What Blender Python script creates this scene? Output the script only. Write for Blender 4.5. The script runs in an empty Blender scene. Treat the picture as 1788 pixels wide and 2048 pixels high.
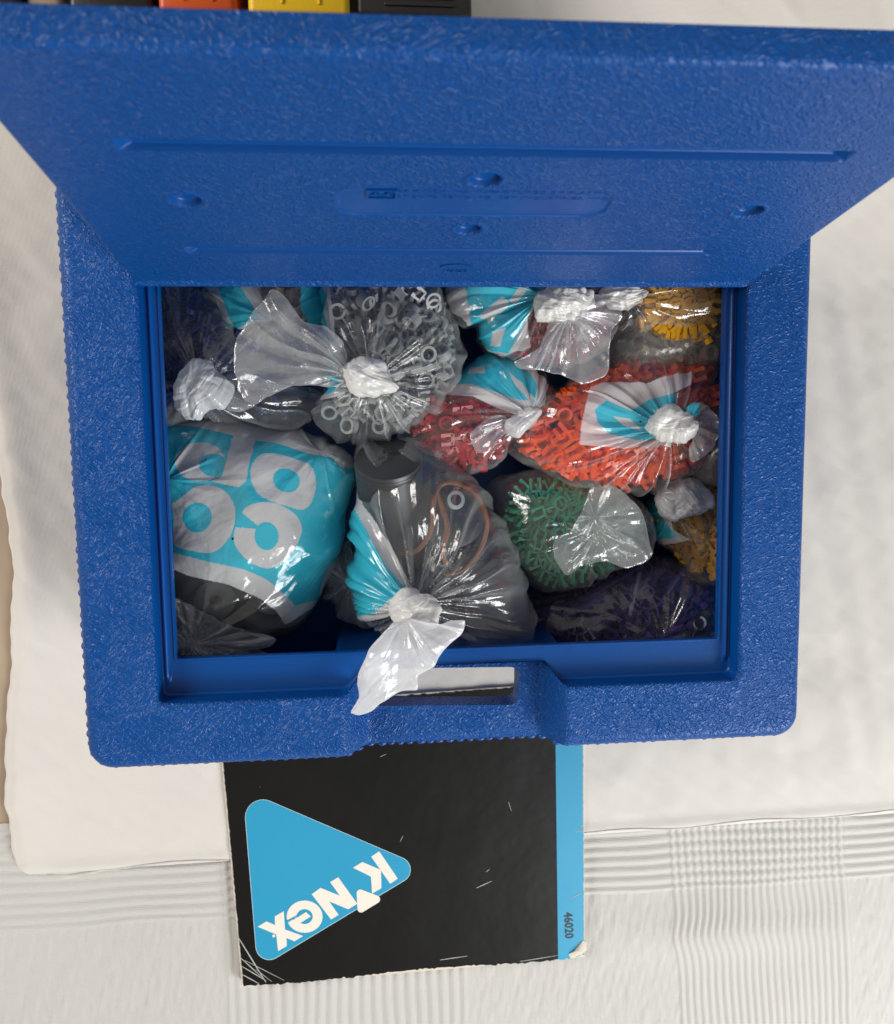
import bpy, bmesh, math, random
import numpy as np
from mathutils import Matrix, Vector

# ------------------------------------------------------------------ camera, world, lights
SC = bpy.context.scene
COL = SC.collection
F_PX, CXP, CYP = 1700.0, 894.0, 1024.0            # focal length and centre, in photo pixels
CAM_R = np.array([[0.995554, 0.022759, -0.0914], [-0.013256, 0.994566, 0.103257], [0.093253, -0.101586, 0.990446]])
CAM_P = np.array([-0.04594, 0.03655, 0.58511])
cam_d = bpy.data.cameras.new('camera')
cam = bpy.data.objects.new('camera', cam_d); COL.objects.link(cam)
m4 = Matrix.Identity(4)
for i in range(3):
    for j in range(3): m4[i][j] = CAM_R[i, j]
    m4[i][3] = CAM_P[i]
cam.matrix_world = m4
cam_d.sensor_fit = 'VERTICAL'; cam_d.sensor_height = 36.0
cam_d.lens = F_PX / 2048.0 * 36.0
cam_d.clip_start = 0.01; cam_d.clip_end = 50
cam_d.dof.use_dof = True; cam_d.dof.focus_distance = 0.50; cam_d.dof.aperture_fstop = 13.0
SC.camera = cam

world = bpy.data.worlds.new('World'); SC.world = world; world.use_nodes = True
bg = world.node_tree.nodes['Background']
bg.inputs[0].default_value = (1.0, 0.94, 0.86, 1); bg.inputs[1].default_value = 0.27

def area(name, loc, target, size, size_y, power, col):
    l = bpy.data.lights.new(name, 'AREA'); l.shape = 'RECTANGLE'; l.size = size; l.size_y = size_y
    l.energy = power; l.color = col
    o = bpy.data.objects.new(name, l); COL.objects.link(o)
    o.location = loc
    o.rotation_euler = (Vector(target) - Vector(loc)).to_track_quat('-Z', 'Y').to_euler()
    return o
area('window_light', (1.05, -1.15, 1.0), (0, 0, 0.08), 0.9, 1.0, 34, (0.97, 0.99, 1.0))
area('left_fill_light', (-1.45, 0.45, 0.85), (-.1, 0.05, 0.0), 0.8, 0.7, 19, (1.0, 0.95, 0.90))  # unseen fill added at the back left to lift the shadow beside the case

SC.view_settings.view_transform = 'Standard'; SC.view_settings.look = 'None'
SC.view_settings.exposure = 0.22; SC.view_settings.gamma = 1.0
SC.render.engine = 'CYCLES'
SC.cycles.use_denoising = True
SC.cycles.transparent_max_bounces = 24
SC.cycles.max_bounces = 10
SC.cycles.caustics_reflective = False; SC.cycles.caustics_refractive = False
SC.cycles.sample_clamp_indirect = 4.0

RNG = np.random.default_rng(7)
random.seed(5)

# ------------------------------------------------------------------ helpers
def ray(px, py):
    return CAM_R @ np.array([(px - CXP) / F_PX, -(py - CYP) / F_PX, -1.0])
def at(px, py, z):
    """world point at height z seen at a photo pixel"""
    d = ray(px, py); t = (z - CAM_P[2]) / d[2]
    return CAM_P + t * d
def to_px(P):
    q = (np.asarray(P) - CAM_P) @ CAM_R
    return CXP + F_PX * q[..., 0] / -q[..., 2], CYP - F_PX * q[..., 1] / -q[..., 2]

def tag(o, label=None, cat=None, group=None, kind=None):
    if label: o['label'] = label
    if cat: o['category'] = cat
    if group: o['group'] = group
    if kind: o['kind'] = kind
    return o
def empty(name, loc, label=None, cat=None, group=None):
    o = bpy.data.objects.new(name, None); COL.objects.link(o); o.location = loc
    o.empty_display_size = 0.02
    return tag(o, label, cat, group)
def wloc(o):
    v = np.zeros(3)
    while o is not None:
        v += np.array(o.location); o = o.parent
    return v
def mesh_obj(name, verts, faces, mat, parent=None, smooth=True, mats=None, mat_idx=None, sharp=None):
    """verts are world coordinates; the object sits under parent without moving them"""
    verts = np.asarray(verts, float)
    off = wloc(parent)
    me = bpy.data.meshes.new(name)
    if isinstance(faces, np.ndarray):
        v = verts - off
        n, k = faces.shape
        me.vertices.add(len(v)); me.vertices.foreach_set('co', v.astype(np.float32).ravel())
        me.loops.add(n * k); me.loops.foreach_set('vertex_index', faces.astype(np.int32).ravel())
        me.polygons.add(n)
        me.polygons.foreach_set('loop_start', np.arange(0, n * k, k, dtype=np.int32))
        me.update(calc_edges=True); me.validate()
    else:
        me.from_pydata((verts - off).tolist(), [], [list(map(int, f)) for f in faces]); me.update()
    for m_ in (mats or [mat]): me.materials.append(m_)
    if mat_idx is not None and len(mat_idx) == len(me.polygons):
        me.polygons.foreach_set('material_index', np.asarray(mat_idx, dtype=np.int32))
    if smooth:
        me.polygons.foreach_set('use_smooth', np.ones(len(me.polygons), dtype=bool))
        if sharp: me.set_sharp_from_angle(angle=math.radians(sharp))
    o = bpy.data.objects.new(name, me); COL.objects.link(o); o.parent = parent
    return o
def grid_faces(nu, nv, closed_u=False):
    i = np.arange(nu if closed_u else nu - 1); j = np.arange(nv - 1)
    I, J = np.meshgrid(i, j, indexing='ij')
    I2 = (I + 1) % nu
    return np.stack([I * nv + J, I2 * nv + J, I2 * nv + J + 1, I * nv + J + 1], -1).reshape(-1, 4)
def sstep(a, b, x):
    t = np.clip((x - a) / (b - a), 0, 1); return t * t * (3 - 2 * t)
def pip(poly, X, Y):
    poly = np.asarray(poly, float); inside = np.zeros(X.shape, bool)
    x1, y1 = poly[-1]
    for x2, y2 in poly:
        c = ((y2 > Y) != (y1 > Y))
        with np.errstate(divide='ignore', invalid='ignore'):
            c &= X < (x1 - x2) * (Y - y2) / (y1 - y2 + 1e-12) + x2
        inside ^= c; x1, y1 = x2, y2
    return inside
def vnoise(P, freq, seed, n=5):
    """smooth noise from a few random sine products, about -1..1"""
    r = np.random.default_rng(seed); h = 0
    for _ in range(n):
        d = r.normal(size=P.shape[-1]); d /= np.linalg.norm(d)
        d2 = r.normal(size=P.shape[-1]); d2 /= np.linalg.norm(d2)
        h = h + np.sin(P @ d * freq * r.uniform(.7, 1.4) * 6.28 + r.uniform(0, 6.28)
                       + 1.3 * np.sin(P @ d2 * freq * r.uniform(.5, 1.1) * 6.28 + r.uniform(0, 6.28)))
    return h / n
def crumple(P, freq, seed, n=7):
    """faceted folds: triangle waves in random directions, masked so that creases end"""
    r = np.random.default_rng(seed); h = 0
    for k in range(n):
        d = r.normal(size=P.shape[-1]); d /= np.linalg.norm(d)
        f = freq * r.uniform(.55, 1.7)
        u = P @ d * f + r.uniform(0, 1) + .25 * vnoise(P, freq * .6, seed * 31 + k, 2)
        tri = 1 - 2 * np.abs(u - np.round(u))
        mask = sstep(-.3, .6, vnoise(P, freq * .45, seed * 17 + k, 3))
        h = h + (tri - .5) * mask / (f / freq)
    return h / n * 2

def facet(Q, freq, seed, warp=.35):
    """piecewise flat noise with sharp creases, like crumpled film; about -1..1"""
    r = np.random.default_rng(seed); a = r.uniform(0, 6.28)
    Qw = Q + (warp / freq) * np.stack([vnoise(Q, freq * .35, seed + 1, 3), vnoise(Q, freq * .35, seed + 2, 3)], -1)
    S_ = Qw @ np.array([[math.cos(a), -math.sin(a)], [math.sin(a), math.cos(a)]]) * freq + 500
    S_[..., 1] *= .42; S_[..., 0] += .5 * S_[..., 1]
    return _lattice(S_, r.uniform(-1, 1, (97, 89)))
def _lattice(S_, T):
    i = np.floor(S_).astype(int); f = S_ - i; fx, fy = f[..., 0], f[..., 1]
    n0, n1 = T.shape
    h = lambda a, b: T[(i[..., 0] + a) % n0, (i[..., 1] + b) % n1]
    h00, h10, h01, h11 = h(0, 0), h(1, 0), h(0, 1), h(1, 1)
    return np.where(fx > fy, h00 + (h10 - h00) * fx + (h11 - h10) * fy, h00 + (h01 - h00) * fy + (h11 - h01) * fx)
def folds(Q, freq, seed):
    return .8 * facet(Q, freq, seed) + .6 * facet(Q, freq * 1.3, seed + 5) + .4 * facet(Q, freq * 2.3, seed + 10) + .12 * facet(Q, freq * 4.4, seed + 20)

# ------------------------------------------------------------------ materials
def new_mat(name):
    m = bpy.data.materials.new(name); m.use_nodes = True
    nt = m.node_tree
    for n in list(nt.nodes): nt.nodes.remove(n)
    out = nt.nodes.new('ShaderNodeOutputMaterial')
    return m, nt, out
def N(nt, typ, **kw):
    n = nt.nodes.new('ShaderNode' + typ)
    for k, v in kw.items():
        if k.startswith('i_'):
            key = k[2:]
            n.inputs[int(key) if key.isdigit() else key.replace('_', ' ')].default_value = v
        else: setattr(n, k, v)
    return n
def math_n(nt, op, a, b=None, c=None):
    n = nt.nodes.new('ShaderNodeMath'); n.operation = op
    for k, v in enumerate((a, b, c)):
        if v is None: continue
        if isinstance(v, (int, float)): n.inputs[k].default_value = v
        else: nt.links.new(v, n.inputs[k])
    return n.outputs[0]
def plastic(name, col, rough=.35, spec=.5, bump=0.0, bscale=900, sss=0.0, var=0.0):
    m, nt, out = new_mat(name)
    p = N(nt, 'BsdfPrincipled'); p.inputs['Base Color'].default_value = (*col, 1)
    p.inputs['Roughness'].default_value = rough; p.inputs['Specular IOR Level'].default_value = spec
    if sss: p.inputs['Subsurface Weight'].default_value = sss; p.inputs['Subsurface Radius'].default_value = (.004, .003, .003); p.inputs['Subsurface Scale'].default_value = 1
    if bump or var:
        tc = N(nt, 'TexCoord'); nz = N(nt, 'TexNoise', i_Scale=bscale, i_Detail=3.0); nt.links.new(tc.outputs['Object'], nz.inputs['Vector'])
        if bump:
            b = N(nt, 'Bump', i_Strength=bump, i_Distance=.0006); nt.links.new(nz.outputs['Fac'], b.inputs['Height']); nt.links.new(b.outputs[0], p.inputs['Normal'])
        if var:
            mr = N(nt, 'MapRange', i_3=rough - var, i_4=rough + var); nt.links.new(nz.outputs['Fac'], mr.inputs[0]); nt.links.new(mr.outputs[0], p.inputs['Roughness'])
    nt.links.new(p.outputs[0], out.inputs[0])
    return m

BLUE = (.0005, .062, .268)
def leather():
    m, nt, out = new_mat('blue_leather_grain_plastic')
    p = N(nt, 'BsdfPrincipled'); p.inputs['Base Color'].default_value = (*BLUE, 1)
    p.inputs['Roughness'].default_value = .36; p.inputs['Specular IOR Level'].default_value = .30
    tc = N(nt, 'TexCoord')
    def ridges(rot, scale, stretch, seed, width):
        mp = N(nt, 'Mapping', vector_type='TEXTURE'); mp.inputs['Rotation'].default_value = (.35 * rot, .4 * rot, rot); mp.inputs['Scale'].default_value = (1, 1 / stretch, 1)
        mp.inputs['Location'].default_value = (seed, seed * .7, seed * .3)
        nt.links.new(tc.outputs['Object'], mp.inputs['Vector'])
        nz = N(nt, 'TexNoise', i_Scale=scale, i_Detail=0.0, i_Roughness=.4, i_Distortion=.7)
        nt.links.new(mp.outputs[0], nz.inputs['Vector'])
        a = math_n(nt, 'ABSOLUTE', math_n(nt, 'SUBTRACT', nz.outputs['Fac'], .5))
        mr = N(nt, 'MapRange', interpolation_type='SMOOTHSTEP', i_1=0.0, i_2=width, i_3=1.0, i_4=0.0)
        nt.links.new(a, mr.inputs[0])
        return mr.outputs[0]
    lo = N(nt, 'TexNoise', i_Scale=38.0, i_Detail=1.0); nt.links.new(tc.outputs['Object'], lo.inputs['Vector'])
    mk = N(nt, 'MapRange', interpolation_type='SMOOTHSTEP', i_1=.42, i_2=.58); nt.links.new(lo.outputs['Fac'], mk.inputs[0])
    r1 = ridges(-.85, 430, .36, 1.3, .11); r2 = ridges(.8, 420, .36, 4.1, .11); r3 = ridges(-.2, 520, .8, 7.7, .09)
    mx = N(nt, 'Mix'); nt.links.new(mk.outputs[0], mx.inputs[0]); nt.links.new(r1, mx.inputs[2]); nt.links.new(r2, mx.inputs[3])
    h = math_n(nt, 'ADD', math_n(nt, 'MAXIMUM', mx.outputs[0], math_n(nt, 'MULTIPLY', r3, .4)), 0.0)
    b = N(nt, 'Bump', i_Strength=.62, i_Distance=.0009); nt.links.new(h, b.inputs['Height'])
    nt.links.new(b.outputs[0], p.inputs['Normal'])
    nt.links.new(p.outputs[0], out.inputs[0])
    return m
M_LEATHER = leather()
M_SMOOTH = plastic('blue_smooth_plastic', BLUE, .30, .35, .05, 700, var=.06)
M_BEAD = plastic('blue_bead_plastic', (.005, .05, .26), .4)

def film(name, milk=.1, gloss=1.0, rough=.13, col=(.93, .94, .95), bump=.25, warm=None):
    """thin polythene: see-through, a little milky (more so at a slant), glossy, with an ink layer"""
    m, nt, out = new_mat(name)
    lw = N(nt, 'LayerWeight', i_Blend=.5)
    tc = N(nt, 'TexCoord'); nz = N(nt, 'TexNoise', i_Scale=260.0, i_Detail=4.0, i_Roughness=.6, i_Distortion=.6); nt.links.new(tc.outputs['Object'], nz.inputs['Vector'])
    b = N(nt, 'Bump', i_Strength=bump, i_Distance=.0008); nt.links.new(nz.outputs['Fac'], b.inputs['Height'])
    fac = lw.outputs['Facing']
    at_ = N(nt, 'Attribute', attribute_name='ink')
    # haze of the film
    mk = math_n(nt, 'MULTIPLY_ADD', math_n(nt, 'POWER', fac, 2.5), .45, milk)
    cre = N(nt, 'Attribute', attribute_name='crease')
    mk = math_n(nt, 'MULTIPLY_ADD', cre.outputs['Fac'], .42, mk)
    mk = math_n(nt, 'MAXIMUM', mk, math_n(nt, 'MULTIPLY', at_.outputs['Alpha'], .93))
    mk = math_n(nt, 'MINIMUM', mk, .97)
    colm = N(nt, 'Mix', data_type='RGBA'); colm.inputs[6].default_value = (*col, 1)
    nt.links.new(at_.outputs['Alpha'], colm.inputs[0]); nt.links.new(at_.outputs['Color'], colm.inputs[7])
    df = N(nt, 'BsdfDiffuse'); tl = N(nt, 'BsdfTranslucent')
    nt.links.new(colm.outputs[2], df.inputs[0]); nt.links.new(colm.outputs[2], tl.inputs[0])
    nt.links.new(b.outputs[0], df.inputs['Normal'])
    md = N(nt, 'MixShader', i_0=.28); nt.links.new(df.outputs[0], md.inputs[1]); nt.links.new(tl.outputs[0], md.inputs[2])
    tr = N(nt, 'BsdfTransparent'); tr.inputs[0].default_value = (.96, .965, .97, 1)
    m1 = N(nt, 'MixShader'); nt.links.new(mk, m1.inputs[0]); nt.links.new(tr.outputs[0], m1.inputs[1]); nt.links.new(md.outputs[0], m1.inputs[2])
    gl = N(nt, 'BsdfGlossy', i_Roughness=rough); nt.links.new(b.outputs[0], gl.inputs['Normal'])
    fr = math_n(nt, 'MULTIPLY_ADD', math_n(nt, 'POWER', fac, 4.0), .7 * gloss, .075 * gloss)
    fr = math_n(nt, 'MINIMUM', fr, .9)
    m2 = N(nt, 'MixShader'); nt.links.new(fr, m2.inputs[0]); nt.links.new(m1.outputs[0], m2.inputs[1]); nt.links.new(gl.outputs[0], m2.inputs[2])
    nt.links.new(m2.outputs[0], out.inputs[0])
    return m
M_FILM = film('clear_polythene', .045, 1.35, .10)
M_FILM_SOFT = film('soft_polythene', .13, .8, .2)
M_TAIL = film('milky_polythene', .17, 1.4, .12)
M_TAIL_W = film('layered_white_polythene', .58, 1.0, .16, (.96, .965, .97))
M_KNOT = film('knotted_polythene', .82, .8, .24, (.97, .95, .90), .5)

def cloth_mat(name, col, weave, wb, rough=.85, low=0):
    m, nt, out = new_mat(name)
    p = N(nt, 'BsdfPrincipled'); p.inputs['Roughness'].default_value = rough; p.inputs['Specular IOR Level'].default_value = .2
    p.inputs['Sheen Weight'].default_value = .15
    tc = N(nt, 'TexCoord')
    w1 = N(nt, 'TexWave', bands_direction='X', i_Scale=weave, i_Distortion=1.2, i_Detail=1.0); w2 = N(nt, 'TexWave', bands_direction='Y', i_Scale=weave, i_Distortion=1.2, i_Detail=1.0)
    for w in (w1, w2): nt.links.new(tc.outputs['Object'], w.inputs['Vector'])
    nz = N(nt, 'TexNoise', i_Scale=420.0, i_Detail=4.0); nt.links.new(tc.outputs['Object'], nz.inputs['Vector'])
    s = math_n(nt, 'ADD', math_n(nt, 'MULTIPLY', w1.outputs['Fac'], w2.outputs['Fac']), nz.outputs['Fac'])
    b = N(nt, 'Bump', i_Strength=wb, i_Distance=.0005); nt.links.new(s, b.inputs['Height']); nt.links.new(b.outputs[0], p.inputs['Normal'])
    n2 = N(nt, 'TexNoise', i_Scale=9.0, i_Detail=5.0); nt.links.new(tc.outputs['Object'], n2.inputs['Vector'])
    mx = N(nt, 'Mix', data_type='RGBA'); mx.inputs[6].default_value = (*[c * .94 for c in col], 1); mx.inputs[7].default_value = (*col, 1)
    nt.links.new(n2.outputs['Fac'], mx.inputs[0]); nt.links.new(mx.outputs[2], p.inputs['Base Color'])
    nt.links.new(p.outputs[0], out.inputs[0])
    return m
M_RUNNER = cloth_mat('white_cotton', (.68, .645, .60), 420, .34)
M_TABLECLOTH = cloth_mat('ribbed_white_linen', (.575, .56, .53), 300, .6)

def shaded_brown():  # brown colour stands in for tablecloth in shade along the left edge
    m, nt, out = new_mat('shaded_cloth_brown')
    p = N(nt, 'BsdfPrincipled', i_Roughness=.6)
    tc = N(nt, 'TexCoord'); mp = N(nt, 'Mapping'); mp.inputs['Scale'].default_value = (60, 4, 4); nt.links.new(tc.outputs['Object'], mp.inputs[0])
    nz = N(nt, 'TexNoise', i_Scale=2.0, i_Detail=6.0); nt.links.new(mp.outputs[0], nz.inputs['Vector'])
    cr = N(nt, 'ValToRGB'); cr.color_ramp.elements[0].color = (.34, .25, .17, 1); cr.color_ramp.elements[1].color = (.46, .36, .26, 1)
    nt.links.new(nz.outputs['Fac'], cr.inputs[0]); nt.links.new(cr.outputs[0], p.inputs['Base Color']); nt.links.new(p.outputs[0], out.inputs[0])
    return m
M_SHADED_BROWN = shaded_brown()

# ------------------------------------------------------------------ setting: table and cloths
def box_mesh(x0, x1, y0, y1, z0, z1):
    v = [(x, y, z) for z in (z0, z1) for y in (y0, y1) for x in (x0, x1)]
    f = [(0, 2, 3, 1), (4, 5, 7, 6), (0, 1, 5, 4), (2, 6, 7, 3), (0, 4, 6, 2), (1, 3, 7, 5)]
    return v, f
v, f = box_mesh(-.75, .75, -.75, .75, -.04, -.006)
tag(mesh_obj('table', v, f, M_SHADED_BROWN, smooth=False), kind='structure')  # bare strip at the left has the cloth's shade put into its colour

def tablecloth():
    xs = np.linspace(-.42, .46, 1150); ys = np.linspace(-.50, -.235, 330)
    X, Y = np.meshgrid(xs, ys, indexing='ij')
    P2 = np.stack([X, Y], -1)
    # slow waviness of the threads and a soft fold
    skew = .09 * (Y + .27)
    kink = .0035 * np.exp(-((Y + .352 + .02 * (X - .25)) / .012) ** 2) * sstep(.02, .15, X) * (1 - sstep(.24, .34, X))
    U = X + skew * sstep(.0, .2, X) + kink + .0016 * vnoise(P2, 9, 3, 3)
    V = Y + .05 * (X - .0) * 0 + .0022 * vnoise(P2, 5, 4, 3)
    def band(c, a, b, s=.002): return sstep(a - s, a + s, c) * (1 - sstep(b - s, b + s, c))
    def rib(c, pitch): return np.abs(np.cos(math.pi * c / pitch)) ** 1.5
    z = np.zeros_like(X)
    b1 = band(U, -.1565, .018); b2 = band(U, .1705, .3085)
    z += .0012 * b1 * rib(U, .0082) + .0013 * b2 * rib(U - .0018 * 0, .00575)
    h1 = band(V, -.3135, -.24) * (1 - .35 * b2)
    z += .0014 * h1 * rib(V + .001, .0078)
    z += .0012 * vnoise(P2, 7, 11, 4) + .00012 * vnoise(P2, 90, 12, 5) * (1 - .6 * b2)
    # crinkle of the plain weave between ribs
    plain = (1 - b1) * (1 - b2) * (1 - h1)
    z += plain * .0006 * vnoise(np.stack([X * 2.2, Y * .6], -1), 55, 13, 5)
    z += .0035 * np.exp(-((Y + .352 + .03 * (X - .2)) / .02) ** 2) * sstep(.03, .2, X) * (1 - sstep(.25, .36, X))
    verts = np.stack([X, Y, z - .0045], -1).reshape(-1, 3)
    return tag(mesh_obj('tablecloth', verts, grid_faces(len(xs), len(ys)), M_TABLECLOTH),
               'white woven tablecloth with raised ribs crossing in bands, below the booklet', 'tablecloth')
tablecloth()

def runner():
    nx, ny = 560, 640
    u = np.linspace(0, 1, nx) ** 1.0; vv = np.linspace(0, 1, ny)
    u = np.concatenate([[0, .0004, .0012, .0025], u[2:]]); nx = len(u)
    vv = np.concatenate([[0, .0006, .0018, .004], vv[2:]]); ny = len(vv)
    Uu, Vv = np.meshgrid(u, vv, indexing='ij')
    yb_l, yb_r = -.2715, -.2625
    X0 = -.2925; X1 = .46
    lx = [(-.30, -.2925), (-.27, -.2945), (-.22, -.300), (-.17, -.297), (-.12, -.2905), (-.05, -.2845), (0, -.288), (.06, -.294), (.2, -.31), (.6, -.38)]
    ybot = yb_l + (yb_r - yb_l) * Uu
    # rolled corner at the lower left
    Y = ybot + (.62 - ybot) * Vv
    xl = np.interp(Y, [a for a, b in lx], [b for a, b in lx]) + .0006 * np.sin(Y * 150 + 2 * np.sin(Y * 31)) + .0003 * np.sin(Y * 410 + 1)
    X = xl + (X1 - xl) * Uu
    cor = np.exp(-((X + .27) / .03) ** 2)
    Y = Y - .006 * cor * (1 - sstep(0, .05, Vv)) + .0012 * np.sin(X * 60) * (1 - sstep(0, .05, Vv))
    X = X + .010 * (1 - sstep(0, .012, Y - ybot)) * (1 - sstep(0, .05, Uu))
    P2 = np.stack([X, Y], -1)
    d = np.minimum((X - xl) / 1.0, (Y - ybot))
    edge = np.sqrt(np.clip(1 - (1 - np.clip(d / .003, 0, 1)) ** 2, 0, 1))
    z = .0042 * edge - .0045
    z += .0016 * np.exp(-((Y - ybot - .004) / .005) ** 2)
    z += .0010 * vnoise(P2, 5, 21, 4)
    # long soft folds on the right and behind the case, creases on the left
    right = sstep(.16, .26, X)
    z += right * .0016 * vnoise(np.stack([X * 2.2 + .25 * Y, Y * .45], -1), 9, 22, 4) * sstep(-.27, -.2, Y)
    back = sstep(.16, .25, Y)
    z += back * .004 * crumple(np.stack([X + .5 * Y, Y * .5], -1), 16, 23, 6)
    z += (.0020 * crumple(P2, 11, 24, 6) + .0011 * facet(P2, 13, 25) + .0008 * facet(P2, 34, 27) + .00035 * vnoise(P2, 40, 26, 4)) * (1 - back)
    left = 1 - sstep(-.27, -.2, X)
    z += left * .0025 * np.exp(-((X - xl - .012) / .012) ** 2) * sstep(0, .01, d)
    verts = np.stack([X, Y, np.maximum(z, -.0042)], -1).reshape(-1, 3)
    return tag(mesh_obj('cotton_cloth', verts, grid_faces(nx, ny), M_RUNNER),
               'smooth plain white cotton cloth under the blue case', 'cloth')
runner()

# ------------------------------------------------------------------ blue storage case
H = .130
XL, XR, YT, YB = -.1611, .1616, .1088, -.1107
OXL, OXR, OYB = -.1526, .1538, -.0893
case = empty('storage_case', (0, 0, 0), 'open blue plastic carrying case with grained rim and cut-out handle', 'case')

def rrect(x0, x1, y0, y1, r, ns=(250, 170), nc=10):
    pts = []
    def side(a, b, n):
        for k in range(n): pts.append((a[0] + (b[0] - a[0]) * k / n, a[1] + (b[1] - a[1]) * k / n))
    def arc(cx, cy, a0, n):
        for k in range(n): a = a0 + math.pi / 2 * k / n; pts.append((cx + r * math.cos(a), cy + r * math.sin(a)))
    side((x0 + r, y0), (x1 - r, y0), ns[0]); arc(x1 - r, y0 + r, -math.pi / 2, nc)
    side((x1, y0 + r), (x1, y1 - r), ns[1]); arc(x1 - r, y1 - r, 0, nc)
    side((x1 - r, y1), (x0 + r, y1), ns[0]); arc(x0 + r, y1 - r, math.pi / 2, nc)
    side((x0, y1 - r), (x0, y0 + r), ns[1]); arc(x0 + r, y0 + r, math.pi, nc)
    return np.array(pts)
def notch(x):
    return sstep(-.0635, -.0475, x) * (1 - sstep(.0505, .0630, x))
def case_body():
    W2, D2 = .2, .1472; DB = D2 + .022
    rings = []; mats = []
    def ring(x0, x1, y0, y1, r, z, kind, mat, bead=0):
        p = rrect(x0, x1, y0, y1, r); Z = np.full(len(p), z)
        front = p[:, 1] < -.085
        m = notch(p[:, 0]) * front
        if kind == 'rim':
            k = max(0, (z - .094) / (.13 - .094)); Z = Z - .0205 * m * k
        if kind == 'edge':       # inner edge of the rim: steps back to the ledge in the handle notch
            Z = Z - .0205 * m; p[:, 1] += .0105 * m
        if kind == 'ledge': p[:, 1] += .0118 * m
        if kind == 'body': p[:, 1] = p[:, 1] + (-.0990 - p[:, 1]) * m * (p[:, 1] < -.1)
        if kind == 'inner': p[:, 1] = np.where(front & (p[:, 1] < -.0960), p[:, 1] + (-.0960 - p[:, 1]) * sstep(-.075, -.066, p[:, 0]) * (1 - sstep(.066, .075, p[:, 0])), p[:, 1])
        if bead:
            side = np.abs(p[:, 0]) > .14
            yfade = sstep(-.104, -.098, p[:, 1])
            Z = Z + bead * side * yfade
        rings.append(np.column_stack([p, Z])); mats.append(mat)
    o = .011
    ring(-W2 + o, W2 - o, -D2 + o, DB - o, .012, .0, 'body', 1)
    ring(-W2 + o - .001, W2 - o + .001, -D2 + o - .001, DB - o + .001, .012, .05, 'body', 1)
    ring(-W2 + o - .002, W2 - o + .002, -D2 + o - .002, DB - o + .002, .012, .092, 'body', 1)
    ring(-W2 + .002, W2 - .002, -D2 + .002, DB - .002, .013, .094, 'rim', 0)
    ring(-W2, W2, -D2, DB, .013, .097, 'rim', 0)
    ring(-W2, W2, -D2, DB, .013, .110, 'rim', 0)
    for a in np.linspace(0, 1, 9):
        i = .0075 * (1 - math.cos(a * math.pi / 2)); zz = .1225 + .0075 * math.sin(a * math.pi / 2)
        ring(-W2 + i, W2 - i, -D2 + i, DB - i, .013, zz, 'rim', 0)
    for a in np.linspace(.15, .92, 10):
        lo = np.array([-W2 + .0075, W2 - .0075, -D2 + .0075, DB - .0075]); hi = np.array([XL - .002, XR + .002, YB - .002, YT + .011])
        q = lo + (hi - lo) * a
        ring(*q, .011 - .006 * a, .130, 'rim', 0)
    for a in np.linspace(0, 1, 5):
        i = .002 * (1 - math.sin(a * math.pi / 2)); zz = .128 + .002 * math.cos(a * math.pi / 2)
        ring(XL - i, XR + i, YB - i, YT + .009 + i, .004, zz, 'edge', 0)
    ring(XL + .0002, XR - .0002, YB + .0002, YT + .0088, .004, .1195, 'ledge', 1)
    ring(XL + .0006, XR - .0006, YB + .0006, YT + .0084, .004, .1183, 'ledge', 1)
    ring(XL + .0014, XR - .0014, YB + .0014, YT + .0078, .0035, .118, 'ledge', 1)
    for a in np.linspace(0, 1, 9)[1:]:
        x = .0014 + .0038 * a
        ring(XL + x, XR - x, YB + x, YT + .0080 - x * .3, .003, .118, 'ledge', 1, .0022 * math.sin(a * math.pi))
    ring(OXL - .0016, OXR + .0016, OYB - .0016, YT + .0048, .0012, .118, '', 1)
    ring(OXL - .0012, OXR + .0012, OYB - .0012, YT + .0048, .0012, .1187, '', 1)
    ring(OXL - .0004, OXR + .0004, OYB - .0004, YT + .0048, .0012, .1187, '', 1)
    ring(OXL, OXR, OYB, YT + .0045, .0012, .1180, '', 1)
    ring(OXL - .0002, OXR + .0002, OYB - .0002, YT + .0048, .0012, .1140, '', 1)
    ring(OXL - .004, OXR + .004, OYB - .0015, YT + .007, .003, .1115, '', 1)
    ring(-.184, .184, -.131, .131, .010, .088, 'inner', 1)
    ring(-.184, .184, -.131, .131, .010, .05, 'inner', 1)
    ring(-.183, .183, -.130, .130, .010, .005, 'inner', 1)
    n = len(rings[0]); R = len(rings)
    V = np.concatenate(rings); faces = []; mi = []
    for k in range(R - 1):
        for i in range(n):
            j = (i + 1) % n
            faces.append((k * n + i, k * n + j, (k + 1) * n + j, (k + 1) * n + i))
            mi.append(max(mats[k], mats[k + 1]) if mats[k] != mats[k + 1] else mats[k])
    faces.append(tuple(range(n))[::-1]); mi.append(1)
    faces.append(tuple((R - 1) * n + i for i in range(n))); mi.append(1)
    ob = mesh_obj('rim_and_body', V, faces, None, None, mats=[M_LEATHER, M_SMOOTH], mat_idx=mi)
    # cut the grip opening through the handle
    hp = np.array([(-.0462, -.1022), (.0388, -.1042), (.0386, -.1268), (-.0466, -.1242)])
    cx, cy = hp.mean(0); r = .0055; pts = []
    for k, (x, y) in enumerate(hp):
        sx = 1 if x > cx else -1; sy = 1 if y > cy else -1
        c = (x - sx * r, y - sy * r)
        a0 = {(-1, 1): 180, (1, 1): 90, (1, -1): 0, (-1, -1): -90}[(sx, sy)]
        for t in range(9): a = math.radians(a0 - t * 90 / 8); pts.append((c[0] + r * math.cos(a), c[1] + r * math.sin(a)))
    m = len(pts)
    cv = [(x, y, .06) for x, y in pts] + [(x, y, .16) for x, y in pts]
    cf = [tuple(range(m)), tuple(range(2 * m - 1, m - 1, -1))] + [(i + m, (i + 1) % m + m, (i + 1) % m, i) for i in range(m)]
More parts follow.
